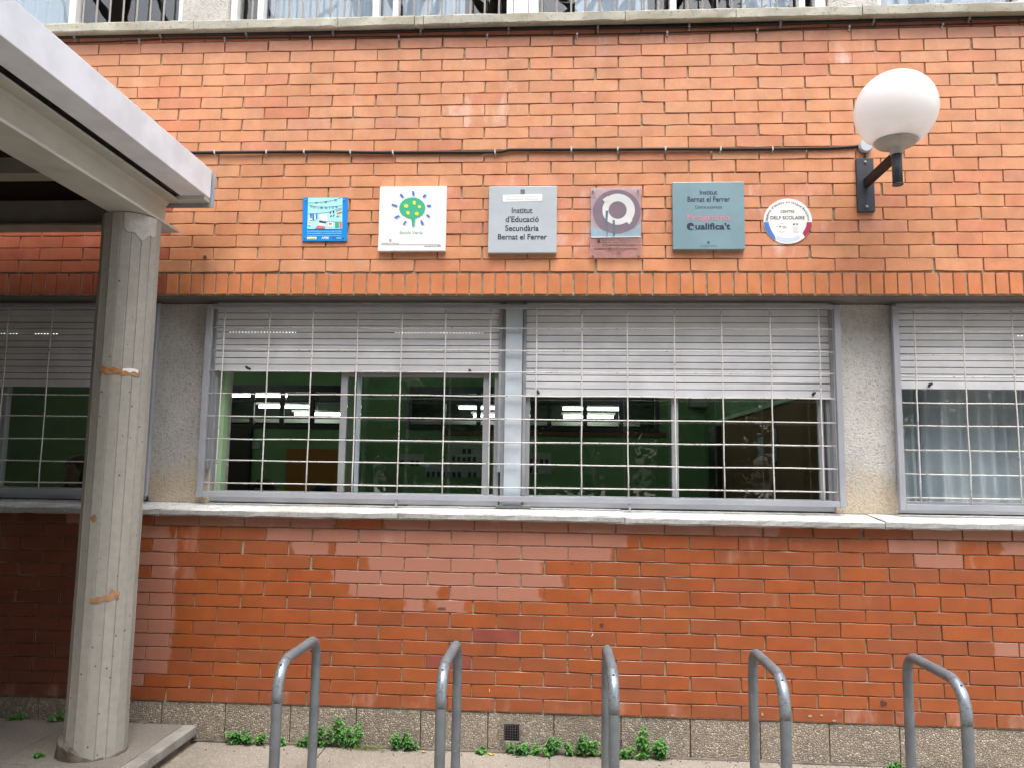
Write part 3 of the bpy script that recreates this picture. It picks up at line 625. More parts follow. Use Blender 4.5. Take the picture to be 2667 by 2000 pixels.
# seated people in the classroom, only heads and shoulders above the sill
def person(x, y, ztop, label):
    zs = ztop-.23
    nodes = [((0, 0, -.62), .15), ((0, 0, -.30), .14), ((0, 0, 0), .13), ((0, 0, .06), .055), ((0, .01, .12), .065), ((0, 0, .17), .085), ((0, 0, .22), .07), ((-.14, 0, -.02), .065), ((-.22, .02, -.25), .05), ((.14, 0, -.02), .065), ((.22, .02, -.25), .05)]
    me = bpy.data.meshes.new('person'); me.from_pydata([n[0] for n in nodes], [(0, 1), (1, 2), (2, 3), (3, 4), (4, 5), (5, 6), (2, 7), (7, 8), (2, 9), (9, 10)], [])
    o = bpy.data.objects.new('person', me); link(o); o.location = (x, y, zs); me.materials.append(M['shirt_dark'])
    md = o.modifiers.new('skin', 'SKIN'); 
    for i, n in enumerate(nodes): me.skin_vertices[0].data[i].radius = (n[1], n[1]*.85)
    me.skin_vertices[0].data[0].use_root = True
    o.modifiers.new('smooth', 'SUBSURF').render_levels = 2
    tag(o, label, 'person')
    h = MB(); h.lathe([(.001, .115), (.05, .105), (.088, .06), (.100, 0), (.094, -.06), (.07, -.10)], (0, .01, .165), 16); h.build('hair', M['hair'], o)
    f_ = MB(); f_.lathe([(.001, .07), (.05, .06), (.075, 0), (.06, -.07), (.02, -.105)], (0, -.035, .150), 14); f_.build('face', M['skin'], o)
person(at(515, 1400, 1.5, P8)[0], 1.5, at(520, 1300, 1.5, P8)[1], 'dark-clothed person sitting inside the shaded left window')
person(at(545, 1240, 1.6, P5)[0], 1.6, at(545, 1215, 1.6, P5)[1], 'person sitting behind the open left sash, only dark hair showing'); person(at(905, 1250, 1.9, P5)[0], 1.9, at(905, 1240, 1.9, P5)[1], 'person whose dark hair just shows below the sash stile')

# ================================================================ UPPER FLOOR
def vwin(x0, x1, label, posts, bars, blinds, dark):
    r_ = empty('upper_window', label, 'window', ((x0+x1)/2, .15, 2.8))
    for a, b in posts: MB().box(a, b, .11, .17, 2.82, 4.2, .003).build('frame_post', M['white_frame'], r_)
    MB().box(x0, x1, .115, .165, 2.80, 2.855).build('bottom_rail', M['white_frame'], r_)
    MB().box(x0+.001, x1-.001, .150, .154, 2.856, 4.2).build('pane', M['glass'], r_)
    for x in bars: MB().tube([(x, .088, 2.815), (x+random.gauss(0, .002), .088, 4.2)], .0055, 7).build('bar', M['white_frame'], r_)
    for a, b in blinds:
        n = max(2, int((b-a)/.008)); V = []; Fc = []
        for i in range(n+1):
            x = a+(b-a)*i/n; y = .215+.010*math.sin((x*2*math.pi)/.082); V += [(x, y, 2.78), (x, y, 4.2)]
        for i in range(n): Fc.append((2*i, 2*i+2, 2*i+3, 2*i+1))
        MB().add(V, Fc, True).build('blind', M['blind'], r_)
    return r_
def rng(a, b, s): return [a+s*i for i in range(int((b-a)/s)+1)]
vwin(-2.6, -.330, 'upper window above the canopy, pale blind and black gap behind white bars', [(-1.055, -1.012), (-.366, -.331)], [-.948+.0838*i for i in range(7)], [(-2.6, -1.06)], 0)
vwin(-.045, 1.66, 'upper window left of centre, pale blinds behind white bars', [(-.044, -.004), (.120, .158), (.820, .858), (.942, .975), (1.619, 1.658)], [.10]+rng(.24, .80, .0838)+rng(.989, 1.60, .0838), [(.16, .82), (.86, .94), (.98, 1.36)], 0)
MB().box(1.661, 1.746, .10, .30, 2.82, 4.2, .003).build('upper_mullion', M['white_frame'], label='white post between the two barred upper windows', cat='mullion')
vwin(1.747, 3.455, 'upper window right of centre, blinds and black gaps behind white bars', [(1.748, 1.806), (2.569, 2.605), (3.30, 3.335), (3.39, 3.45)], rng(1.829, 2.56, .0838)+rng(2.666, 3.28, .0838), [(2.02, 2.45), (3.0, 3.29)], 0)
vwin(3.732, 5.4, 'upper window at the top right corner, plain pale blind without bars', [(3.733, 3.757), (4.51, 4.55)], [], [(3.76, 4.5), (4.56, 5.4)], 0)
for a, b, lb in ((-.329, -.046, 'pale plaster pier between upper windows, above the blue plaque'), (3.456, 3.731, 'pale plaster pier between upper windows, above the globe lamp')):
    MB().box(a, b, .085, .30, 2.815, 4.2, .004).build('upper_pier', M['stucco'], label=lb, cat='pier')
st(MB().box(-7, 6.2, 3.0, 3.1, 2.8, 4.3), 'upper_room_wall', M['door_dark']); st(MB().box(-7, 6.2, .3, 3.1, 4.2, 4.3), 'upper_room_ceiling', M['door_dark'])
st(MB().box(-7, 6.2, -.02, .30, 4.21, 7.0), 'upper_facade', M['stucco']); st(MB().box(-7, 6.2, .44, 3.1, 2.755, 2.80), 'upper_room_floor', M['door_dark'])

# ================================================================ CANOPY AND COLUMN
cn = empty('canopy', 'steel entrance canopy with white fascia and cream I-beam on the concrete column', 'canopy', (-.2, -.4, 1.5))
ye, yf = -.200, -7.0
MB().box(-.095, .050, yf, ye, 1.690, 1.848, .003).build('fascia', M['white_fascia'], cn, label='long white metal fascia box')
MB().box(-.30, -.110, yf, ye, 1.500, 1.513).build('bottom_flange', M['beam'], cn)
MB().box(-.205, -.193, yf, ye-.004, 1.5135, 1.664).build('web', M['beam'], cn)
mb = MB().add([(-.193, yf, 1.664), (-.193, ye-.004, 1.664), (-.193, ye-.004, 1.645), (-.193, yf, 1.645), (-.172, ye-.004, 1.664), (-.172, yf, 1.664)], [(0, 1, 4, 5), (0, 5, 3), (1, 2, 4), (3, 5, 4, 2)]); mb.build('fillet', M['beam'], cn)
MB().box(-.30, -.112, yf, ye, 1.6645, 1.6765).build('top_flange', M['beam'], cn)
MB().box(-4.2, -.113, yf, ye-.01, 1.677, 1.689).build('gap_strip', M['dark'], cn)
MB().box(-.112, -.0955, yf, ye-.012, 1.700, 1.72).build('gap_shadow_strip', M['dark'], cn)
MB().box(-5.0, -.10, yf, ye-.005, 1.74, 1.83).build('roof_deck', M['ceiling'], cn)
MB().box(-.20, .066, ye+.012, ye+.016, 1.643, 1.838).build('end_flashing', M['grille'], cn)
MB().box(-.135, .040, ye-.05, ye+.0115, 1.668, 1.6895).build('end_bracket', M['beam'], cn)
cb_ = MB().box(-4.2, -.302, -.222, -.212, 1.532, 1.700).box(-4.2, -.302, -.275, -.155, 1.520, 1.5315).box(-4.2, -.302, -.275, -.155, 1.7005, 1.712).build('cross_beam', M['ceiling'], cn)
MB().box(-4.2, -.302, -.80, -.70, 1.60, 1.738).build('purlin', M['ceiling'], cn); MB().box(-4.2, -.302, -2.2, -2.1, 1.60, 1.738).build('purlin', M['ceiling'], cn)
wg = MB().box(-5.3, -5.0, -9, -.01, GZ, 4.2).build('side_shade_wall', M['stucco'], label='unseen side wall added to shade the passage under the canopy', cat='shade wall')  # added out of view to cut the light from the left
vw = MB().box(-5.0, -1.0, -1.85, -1.70, GZ, 1.735).box(-1.15, -1.0, -6.5, -1.8505, GZ, 1.735).build('corner_shade_wall', M['stucco'], label='unseen angled wall added to darken the corner under the canopy', cat='vestibule wall')  # unseen light blocker, added to keep front light off the left corner
# column
cc = (-.246, -.42); co_ = empty('concrete_column', 'fluted grey concrete column with tape scraps, standing on the walkway', 'column', (cc[0], cc[1], -1.10))
NF = 18; rn = random.Random(3); prof = []
for k in range(NF):
    a0 = 2*math.pi*k/NF; r0 = .1365+rn.uniform(-.0022, .0016); d_ = .0022
    prof += [(a0+.0, r0-.0030), (a0+.018, r0+.0008), (a0+2*math.pi/NF-.030, r0+rn.uniform(-.0018, .0012))]
def column_ring(z, tw, k=1.0): return [(cc[0]+r*k*math.cos(a+tw), cc[1]+r*k*math.sin(a+tw), z) for a, r in prof]
zs = [-1.10+(1.497+1.10)*i/26 for i in range(27)]; V = []; n = len(prof)
for i, z in enumerate(zs): V += column_ring(z, .0, 1+.0025*math.sin(i*1.3)+(.02*max(0, (-.95-z)/.15)))
Fc = [(i*n+k, i*n+(k+1) % n, (i+1)*n+(k+1) % n, (i+1)*n+k) for i in range(26) for k in range(n)]+[tuple(26*n+k for k in range(n))]
sh = MB().add([(x-cc[0], y-cc[1], z+1.10) for x, y, z in V], Fc).build('shaft', M['column'], co_)
def wrap(name, mat, outline, r_off, parent, dens=10, seed=1):
    """patch on the column: outline function gives (z_low, z_high) for angle fraction"""
    V = []; n_ = dens; Fc = []
    for i in range(n_+1):
        t = i/n_; ang, z0, z1 = outline(t)
        for z in (z0, z1): V.append(((.1385+r_off)*math.cos(ang), (.1385+r_off)*math.sin(ang), z+1.10))
    for i in range(n_): Fc.append((2*i, 2*i+2, 2*i+3, 2*i+1))
    V2 = [(x*.985, y*.985, z) for x, y, z in V]; m_ = len(V)
    Fc2 = [tuple(q+m_ for q in f) for f in Fc]
    return MB().add(V+V2, Fc+Fc2).build(name, mat, parent)
def ang(x, y=None):  # angle whose front surface point has this x
    return -math.acos(max(-1, min(1, (x-cc[0])/.1385)))
A0, A1 = -1.85, -.30
wrap('tape_scrap', M['tape'], lambda t: (lerp(-1.78, -.42, t), .690-.004*t+.004*math.sin(t*19)+.012*max(0, t-.9), .722-.012*t+.005*math.sin(t*23)), .0012, co_, 18)
wrap('tape_white', M['white_frame'], lambda t: (lerp(-1.02, -.50, t), .703+.004*math.sin(t*11), .716+.005*math.sin(t*3.1)), .0022, co_, 8)
wrap('glue_stain', M['residue'], lambda t: (lerp(-1.72, -1.50, t), .002-.018*math.sin(t*3.14), .004+.016*math.sin(t*3.14)), .0006, co_, 8)
wrap('glue_stain', M['residue'], lambda t: (lerp(-1.55, -.62, t), -.395+.020*t+.004*math.sin(t*17), -.372+.030*t+.022*max(0, 1-abs(t-.75)*6)+.004*math.sin(t*29)), .0006, co_, 22)
wrap('plaster_patch', M['patch'], lambda t: (lerp(-1.30, -.15, t), 1.425-.05*math.sin(t*3)-.012*math.sin(t*15), 1.495), .0025, co_, 16)
# broken mortar round the foot
V = []; n_ = 40; Fc = []; rn = random.Random(5)
for i in range(n_):
    a = 2*math.pi*i/n_; left = max(0, -math.cos(a)*.9-math.sin(a)*.35); hgt = .012+.09*left+rn.uniform(-.006, .008)
    for r_, z in ((.141+.026*left+rn.uniform(-.003, .003), 0.001), (.140+.022*left+rn.uniform(-.002, .002), hgt*.75), (.135, hgt)): V.append((r_*math.cos(a), r_*math.sin(a), z))
for i in range(n_):
    for j in range(2): q = (i+1) % n_; Fc.append((i*3+j, q*3+j, q*3+j+1, i*3+j+1))
MB().add(V, Fc).build('mortar_collar', M['collar'], co_)

# ================================================================ PLAQUES
def text_mesh(body, bold=0.0, sp=1.0):
    c = bpy.data.curves.new('t', 'FONT'); c.body = body; c.offset = bold; c.space_character = sp; c.resolution_u = 3
    o = bpy.data.objects.new('t', c); col.objects.link(o); dg = bpy.context.evaluated_depsgraph_get(); dg.update()
    me = bpy.data.meshes.new_from_object(o.evaluated_get(dg)); vs_ = [v.co.copy() for v in me.vertices]; fs = [tuple(p.vertices) for p in me.polygons]
    bpy.data.objects.remove(o); bpy.data.curves.remove(c); bpy.data.meshes.remove(me); return vs_, fs
def lettering(body, o, x0, x1, yt, yb, Y, mat, parent, bold=0.0, skew=0.0, sp=1.0, name='lettering'):
    """letters filling the box x0..x1, yt..yb of an enlargement with origin o, on plane Y"""
    v, f = text_mesh(body, bold, sp)
    ax, az = at(x0, yb, Y, o); bx, bz = at(x1, yt, Y, o); cz = at(x1, yb, Y, o)[1]
    mx0, mx1 = min(p.x for p in v), max(p.x for p in v); my0, my1 = min(p.y for p in v), max(p.y for p in v)
    V = [(ax+(p.x-mx0)/(mx1-mx0)*(bx-ax), Y, az+(cz-az)*(p.x-mx0)/(mx1-mx0)+(p.y-my0)/(my1-my0)*(bz-cz)) for p in v]
    return MB().add(V, f).build(name, mat, parent)
def pts(o, Y, lst): return [at(x, y, Y, o) for x, y in lst]
def flat(o, Y, polys, mat, parent, name, th=.0006):
    mb = MB()
    for pl_ in polys: mb.plate(pts(o, Y, pl_), Y, Y+th)
    return mb.build(name, mat, parent)
def rect(x0, y0, x1, y1): return [(x0, y0), (x1, y0), (x1, y1), (x0, y1)]
def circ(cx, cy, rx, ry=None, n=20, a0=0, a1=2*math.pi): ry = ry or rx; return [(cx+rx*math.cos(a0+(a1-a0)*i/n), cy+ry*math.sin(a0+(a1-a0)*i/n)) for i in range(n)]
def arc(cx, cy, r0x, r0y, r1x, r1y, d0, d1, n=24):
    a = [R(d0+(d1-d0)*i/n) for i in range(n+1)]
    return [[(cx+r0x*math.cos(a[i]), cy+r0y*math.sin(a[i])), (cx+r0x*math.cos(a[i+1]), cy+r0y*math.sin(a[i+1])), (cx+r1x*math.cos(a[i+1]), cy+r1y*math.sin(a[i+1])), (cx+r1x*math.cos(a[i]), cy+r1y*math.sin(a[i]))] for i in range(n)]
for nm, c in dict(sign_blue=(.003, .25, .72), cyan=(.40, .82, .85), ink_navy=(.02, .03, .075), ink_grey=(.035, .045, .065), ink_green=(.02, .28, .16), ink_teal=(.02, .25, .27), white_ink=(.85, .85, .84), rose=(.72, .16, .20),
                  tree_green=(.035, .42, .24), leaf_blue=(.06, .19, .55), yellow=(.85, .70, .04), pale_shadow=(.60, .60, .72), sign_white=(.86, .86, .85), sign_grey=(.44, .49, .53), sign_steel=(.23, .34, .39), pale_green_ink=(.28, .50, .42),
                  pink_ink=(.62, .22, .30), pink_pale=(.60, .34, .42), sign_edge=(.66, .68, .70), brown_ink=(.16, .055, .05), lilac=(.26, .21, .28), ring_white=(.80, .86, .86), sky_blue=(.32, .60, .72), violet_blue=(.05, .10, .45), crimson=(.40, .03, .10), sky_pale=(.60, .68, .80)).items():
    plain(nm, c, .35 if nm.startswith('sign') else .5)
plain('drip', (.13, .22, .25), .5)
m = Mat('sign_white_enamel', (.86, .86, .85), .28); m.mix(m.math('MULTIPLY', m.ramp(m.noise(9, kind='World', st=(1, 1, .3)), .55, .8), .12), (.5, .48, .42)); M['sign_white'] = m.m
m = Mat('sign_grey_enamel', (.45, .50, .54), .32); m.vary(5, .05, kind='World'); M['sign_grey'] = m.m
m = Mat('sign_steel_enamel', (.21, .32, .37), .30); m.vary(3, .07, kind='World'); M['sign_steel'] = m.m
def screw(parent, x, z, y, r=.006): MB().tube([(x, y, z), (x, y-.006, z)], [r, r*.8], 10).build('screw', M['clip'], parent)
# 1 blue plaque
o = (740, 480, 8.295); Y = -.012
s1 = MB().plate([at(412, 290, Y, o), at(1372, 290, Y, o), at(1350, 1232, Y, o), at(388, 1235, Y, o)][::-1], Y, 0.0-.003).build('wall_plaque', M['sign_blue'], label='small bright blue plaque with a clothes-line picture and screws in its corners', cat='plaque')
Yp = Y-.0012
flat(o, Yp, [[(518, 296), (1262, 296), (1254, 972), (500, 972)]], M['cyan'], s1, 'picture')
Yq = Yp-.0010
def lines(o, Y, segs, wd, mat, par, name):
    flat(o, Y, [[(a, b-wd), (c, d-wd), (c, d+wd), (a, b+wd)] for a, b, c, d in segs], mat, par, name)
lines(o, Yq, [(520, 412, 700, 405), (700, 405, 900, 380), (900, 380, 1050, 355), (1050, 355, 1235, 302), (530, 455, 600, 478), (600, 478, 800, 500), (800, 500, 1000, 495), (1000, 495, 1250, 466), (510, 645, 760, 635), (760, 635, 960, 612), (960, 612, 1240, 515), (900, 818, 1250, 822)], 3, M['ink_grey'], s1, 'clothes_line')
for ch, x, y, mt in zip('SOMOS', (695, 792, 900, 1005, 1112), (408, 403, 392, 385, 352), ('lilac', 'pale_shadow', 'ink_green', 'pale_shadow', 'ink_teal')): lettering(ch, o, x-26, x+26, y-20, y+22, Yq, M[mt], s1, .02)
for ch, x, y, mt in zip('COMENIUS', (590, 655, 735, 812, 905, 980, 1052, 1130), (488, 505, 512, 515, 520, 515, 510, 498), ('ink_teal', 'lilac', 'pale_shadow', 'ink_teal', 'ink_teal', 'lilac', 'leaf_blue', 'ink_teal')):
    wd = 9 if ch == 'I' else 26; lettering(ch, o, x-wd, x+wd, y-24, y+24, Yq, M[mt], s1, .03)
flat(o, Yq, [[(558, 648), (602, 648), (600, 740), (565, 735)], [(608, 648), (648, 648), (650, 800), (615, 790)], [(684, 648), (718, 648), (720, 770), (690, 770)]], M['leaf_blue'], s1, 'scarf'); flat(o, Yq, [rect(655, 650, 677, 790), rect(590, 690, 606, 720)], M['sign_white'], s1, 'scarf_stripe')
flat(o, Yq, [[(765, 655), (925, 635), (935, 720), (950, 805), (800, 790), (775, 760)], [(760, 835), (895, 855), (880, 910), (720, 900)], rect(945, 825, 1055, 925), [(535, 745), (600, 750), (570, 890), (520, 880)], [(1130, 600), (1250, 560), (1250, 610), (1145, 640)]], M['sign_white'], s1, 'linen')
flat(o, Yq-.0008, [[(755, 792), (905, 820), (900, 852), (758, 832)], [(985, 600), (1012, 600), (1015, 640), (990, 640)], [(985, 705), (1025, 672), (1030, 690), (995, 712)], [(1052, 585), (1082, 590), (1085, 630), (1055, 630)], [(1050, 695), (1085, 655), (1090, 675), (1060, 702)]], M['ink_navy'], s1, 'sock')
flat(o, Yq-.0008, [[(670, 962), (720, 900), (885, 925), (885, 968)], rect(965, 845, 1035, 880), [(1190, 825), (1245, 825), (1245, 942), (1200, 942)], rect(535, 830, 575, 850)], M['rose'], s1, 'red_cloth')
flat(o, Yq-.0008, [rect(1100, 828, 1182, 942), rect(525, 895, 565, 918), rect(550, 780, 600, 800)], M['tree_green'], s1, 'green_cloth'); flat(o, Yq-.0008, [[(1120, 585), (1245, 535), (1250, 555), (1130, 605)], [(1140, 628), (1250, 590), (1250, 615), (1150, 650)], [(1125, 690), (1160, 690), (1190, 700), (1130, 715)]], M['lilac'], s1, 'striped_cloth')
flat(o, Yq-.0008, [[(1150, 665), (1215, 655), (1200, 700), (1165, 695)], rect(672, 760, 690, 812), rect(640, 800, 650, 830)], M['yellow'], s1, 'yellow_cloth')
lettering('Este centro participa en un proyecto europeo Comenius', o, 500, 1240, 1008, 1040, Yp, M['cyan'], s1, .02); lettering('Aquest centre participa en un projecte europeu Comenius', o, 500, 1240, 1052, 1084, Yp, M['cyan'], s1, .02)
lines(o, Yp, [(500, 1118, 1235, 1122)], 3, M['cyan'], s1, 'rule'); flat(o, Yp, [rect(496, 1145, 698, 1195)], M['sign_white'], s1, 'label'); flat(o, Yp-.0008, [rect(510, 1158, 530, 1185), rect(545, 1162, 680, 1178)], M['yellow'], s1, 'label_print')
lettering('APEE', o, 805, 968, 1142, 1190, Yp, M['sign_white'], s1, .03); flat(o, Yp, [rect(1052, 1148, 1112, 1188)], M['violet_blue'], s1, 'flag'); lines(o, Yp, [(1135, 1160, 1230, 1160), (1135, 1182, 1230, 1182)], 4, M['cyan'], s1, 'small_print')
for x, y in ((466, 352), (1294, 348), (450, 1165), (1280, 1155)): X_, Z_ = at(x, y, Y, o); screw(s1, X_, Z_, Y, .0035)
# 2 white plaque with tree
o = (970, 470, 8.295); Y = -.030
s2 = MB().box(.936, 1.312, Y, -.003, 1.4445, 1.8135, .003).build('wall_plaque', M['sign_white'], label='white square plaque with a green tree and blue rays', cat='plaque')
Yp = Y-.0010
tr = []
for i in range(90):
    a = 2*math.pi*i/90; r_ = 1+.035*abs(math.sin(a*11)); tr.append((862+275*r_*math.cos(a), 603+222*r_*math.sin(a)))
trunk = [(843, 800), (928, 800), (905, 990), (880, 1000), (858, 990)]
flat(o, Yp, [[(x+22, y+22) for x, y in trunk]], M['pale_shadow'], s2, 'tree_shadow'); 
rays = [[(585, 325), (618, 285), (682, 360), (655, 395)], [(852, 240), (890, 235), (912, 290), (905, 350), (860, 325)], [(1080, 350), (1135, 303), (1170, 335), (1110, 395)], [(420, 508), (540, 540), (528, 582), (412, 550)], [(1175, 532), (1255, 530), (1268, 560), (1240, 585), (1180, 580)],
        [(465, 800), (570, 752), (592, 790), (500, 835)], [(1180, 730), (1245, 780), (1225, 815), (1160, 765)], [(705, 880), (742, 895), (690, 968), (652, 955)], [(1030, 880), (1065, 862), (1112, 940), (1090, 978), (1060, 960)]]
flat(o, Yp, [[(x+20, y+20) for x, y in q] for q in rays], M['pale_shadow'], s2, 'ray_shadow'); flat(o, Yp-.0009, rays, M['leaf_blue'], s2, 'ray')
flat(o, Yp-.0009, [tr], M['tree_green'], s2, 'tree_crown'); flat(o, Yp-.0018, [trunk], M['tree_green'], s2, 'tree_trunk')
flat(o, Yp-.0018, [circ(728, 560, 46, 40), circ(905, 492, 36, 46), circ(1015, 577, 36, 34), circ(767, 707, 36, 40), circ(957, 725, 44, 38)], M['yellow'], s2, 'lemon')
lettering('Escola Verda', o, 588, 1092, 1098, 1165, Yp, M['pale_green_ink'], s2, .01); lettering('Generalitat de Catalunya', o, 195, 570, 1352, 1382, Yp, M['ink_grey'], s2, .01); lettering('novembre del 2005', o, 1120, 1475, 1412, 1445, Yp, M['ink_grey'], s2, .01)
lines(o, Yp, [(190, 1397, 1472, 1397)], 3, M['ink_grey'], s2, 'rule'); flat(o, Yp, [rect(360, 1278, 372, 1332), rect(380, 1278, 392, 1332), rect(398, 1278, 410, 1332), rect(372, 1278, 398, 1286)], M['pink_ink'], s2, 'crest')
# 3 grey plaque
o = (1260, 470, 8.295); Y = -.030
s3 = MB().box(1.5475, 1.923, Y, -.003, 1.432, 1.8095, .003).build('wall_plaque', M['sign_grey'], label='pale grey plaque reading Institut d\'Educació Secundària Bernat el Ferrer', cat='plaque')
Yp = Y-.0010; ink = M['ink_grey']
lettering('Institut', o, 603, 1052, 592, 715, Yp, ink, s3, .018); lettering("d'Educació", o, 470, 1192, 778, 908, Yp, ink, s3, .018); lettering('Secundària', o, 462, 1188, 975, 1100, Yp, ink, s3, .018); lettering('Bernat el Ferrer', o, 303, 1365, 1165, 1285, Yp, ink, s3, .018)
flat(o, Yp, [[(x, 208), (x+12, 208), (x+12+(835-x)*.03, 302), (x+(835-x)*.03, 302)] for x in (796, 816, 836, 856, 872)]+[rect(796, 206, 884, 214)], M['ink_grey'], s3, 'crest')
flat(o, Yp, [[(412, 322), (1265, 300), (1262, 452), (412, 472)]], M['sign_white'], s3, 'sticker'); lettering('Generalitat de Catalunya', o, 500, 1170, 330, 372, Yp-.0009, M['sign_edge'], s3, .01); lettering("Departament d'Educació", o, 488, 1180, 385, 440, Yp-.0009, M['pale_shadow'], s3, .012)
# 4 clear acrylic plaque
o = (1520, 470, 7.54); Y = -.022
s4 = MB().plate([at(128, 152, Y, o), at(1150, 138, Y, o), at(1158, 1530, Y, o), at(118, 1545, Y, o)][::-1], Y, Y+.004).build('wall_plaque', M['acrylic'], label='clear acrylic plaque with a broken white ring, brick showing through', cat='plaque')
Yp = Y+.0055
m = Mat('faded_print', (.34, .30, .37), .5); m.vary(6, .2, kind='World'); M['faded'] = m.m
def veil(name, c, al):
    m = Mat(name, c, .4); m.vary(5, .12, kind='World'); m.b.inputs['Alpha'].default_value = al; return m.m
M['veil_sheet'] = veil('faded_sheet_print', (.80, .74, .78), .55); M['veil_blue'] = veil('faded_blue_print', (.50, .72, .82), .85); M['veil_disc'] = veil('faded_disc_print', (.34, .28, .34), .72); M['veil_ring'] = veil('ring_print', (.86, .90, .90), .97); M['veil_low'] = veil('pink_haze_print', (.85, .62, .60), .28)
flat(o, Yp, [[(140, 155), (1120, 142), (1128, 1108), (140, 1130)]], M['veil_sheet'], s4, 'print_sheet')
flat(o, Yp-.0008, [[(140, 900), (300, 960), (420, 1010), (1000, 960), (1128, 830), (1128, 1100), (140, 1128)]], M['veil_blue'], s4, 'blue_print')
ro = [(652+q[0], 620+q[1]) for q in [(470*math.cos(R(a)), 430*math.sin(R(a))) for a in range(55, 415, 6)]]
flat(o, Yp-.0016, [ro], M['veil_disc'], s4, 'disc_print')
flat(o, Yp-.0024, arc(668, 590, 178, 172, 300, 288, 48, 215, 26)+arc(668, 590, 178, 172, 338, 322, 215, 318, 16)+arc(668, 590, 178, 172, 338, 322, 318, 408, 14), M['veil_ring'], s4, 'ring_print')
flat(o, Yp-.0036, [[(368, 382), (470, 312), (500, 400), (415, 436)], [(845, 830), (900, 872), (965, 775), (880, 770)]], M['veil_ring'], s4, 'ring_tip')
lines(o, Yp-.0024, [(145, 1122, 1125, 1108)], 10, M['ring_white'], s4, 'white_rule'); flat(o, Yp-.0032, [[(432, 600), (488, 600), (462, 850), (475, 1010), (462, 1115), (448, 1115), (455, 1000), (430, 840)], [(570, 780), (612, 785), (630, 1040), (600, 1115), (585, 1115), (568, 1040)]], M['drip'], s4, 'paint_drip')
flat(o, Yp, [[(125, 1150), (1150, 1130), (1155, 1520), (120, 1535)]], M['veil_low'], s4, 'lower_haze')
bi = M['brown_ink']; flat(o, Yp-.0008, [rect(270, 1162, 332, 1232)], bi, s4, 'crest'); lettering('Generalitat de Catalunya', o, 360, 880, 1160, 1192, Yp-.0008, bi, s4, .0); lettering('Departament de Treball', o, 372, 850, 1210, 1242, Yp-.0008, bi, s4, .0)
lettering("Direcció General d'Ocupació", o, 362, 1012, 1256, 1294, Yp-.0008, bi, s4, .015); lettering('CURSOS FORMACIÓ OCUPACIONAL', o, 195, 1060, 1326, 1366, Yp-.0008, M['ink_grey'], s4, .01); lettering('CENTRE COL·LABORADOR', o, 440, 815, 1382, 1405, Yp-.0008, bi, s4); lettering('Curs 2005', o, 535, 725, 1432, 1455, Yp-.0008, bi, s4)
for x, y in ((190, 210), (1073, 197), (185, 1472), (1085, 1472)):
    X_, Z_ = at(x, y, Y, o); MB().tube([(X_, 0, Z_), (X_, Y-.002, Z_)], .004, 8).tube([(X_, Y-.0005, Z_), (X_, Y-.010, Z_)], [.0058, .005], 12).build('standoff', M['clip'], s4)
# 5 steel blue plaque
o = (1740, 465, 8.295); Y = -.030
s5 = MB().box(2.551, 2.935, Y, -.003, 1.448, 1.8245, .003).build('wall_plaque', M['sign_steel'], label='blue-grey plaque with pink and navy lettering, Programa Qualifica\'t', cat='plaque')
Yp = Y-.0010
lettering('Institut', o, 685, 1062, 255, 358, Yp, M['ink_navy'], s5, .012); lettering('Bernat el Ferrer', o, 420, 1335, 398, 512, Yp, M['ink_navy'], s5, .012); lettering('Centre autoritzat', o, 578, 1165, 585, 655, Yp, M['ink_grey'], s5, -.004)
lettering('Programa', o, 418, 1335, 785, 945, Yp, M['pink_ink'], s5, .006); lettering("ualifica't", o, 588, 1345, 965, 1110, Yp, M['ink_navy'], s5, .03)
flat(o, Yp, [circ(485, 1042, 82, 80, 28)], M['ink_navy'], s5, 'logo_disc'); flat(o, Yp-.0009, [[(478, 1035), (565, 1035), (545, 1062), (580, 1105), (548, 1120), (515, 1080), (480, 1105)]], M['sign_steel'], s5, 'logo_arrow')
flat(o, Yp, [rect(x, 1370, x+10, 1418) for x in (850, 868, 886)]+[rect(850, 1366, 898, 1372)], M['ink_grey'], s5, 'crest'); lettering('Generalitat de Catalunya', o, 715, 1030, 1440, 1458, Yp, M['ink_grey'], s5); lettering("Departament d'Educació", o, 700, 1065, 1466, 1486, Yp, M['ink_grey'], s5, .015)
# 6 round plaque
o = (1970, 500, 11.06); Y = -.006; cx, cy, rx, ry = 905, 855, 700, 650
s6 = MB().plate(pts(o, Y, circ(cx, cy, rx, ry, 64)), Y, -.001).build('wall_plaque', M['sign_white'], label='round white plaque with blue and crimson corners, Centre DELF Scolaire', cat='plaque')
Yp = Y-.0008; cm = (905, 800)
flat(o, Yp, [[(212, 880), (350, 880), (372, 980), (440, 1130), (510, 1240), (548, 1330), (552, 1400), (430, 1325), (320, 1200), (240, 1050)]], M['leaf_blue'], s6, 'blue_corner'); flat(o, Yp, [[(1452, 880), (1600, 878), (1590, 1000), (1540, 1120), (1470, 1230), (1400, 1305), (1330, 1190), (1400, 1080), (1440, 980)]], M['crimson'], s6, 'red_corner')
lettering('CENTRE', o, 697, 1092, 535, 608, Yp, ink, s6, .008); lettering('DELF SCOLAIRE', o, 408, 1392, 705, 800, Yp, ink, s6, .012)
flat(o, Yp, arc(735, 1035, 125, 122, 137, 134, 200, 300, 10)+arc(735, 1035, 125, 122, 137, 134, 30, 160, 12), M['sign_edge'], s6, 'logo_ring'); flat(o, Yp, [[(648, 1030), (680, 985), (722, 990), (700, 1015), (660, 1035)], [(572, 1002), (600, 985), (600, 1015)], rect(760, 1042, 870, 1052)], ink, s6, 'logo_mark'); lettering('DELF', o, 755, 865, 985, 1018, Yp, M['ink_grey'], s6)
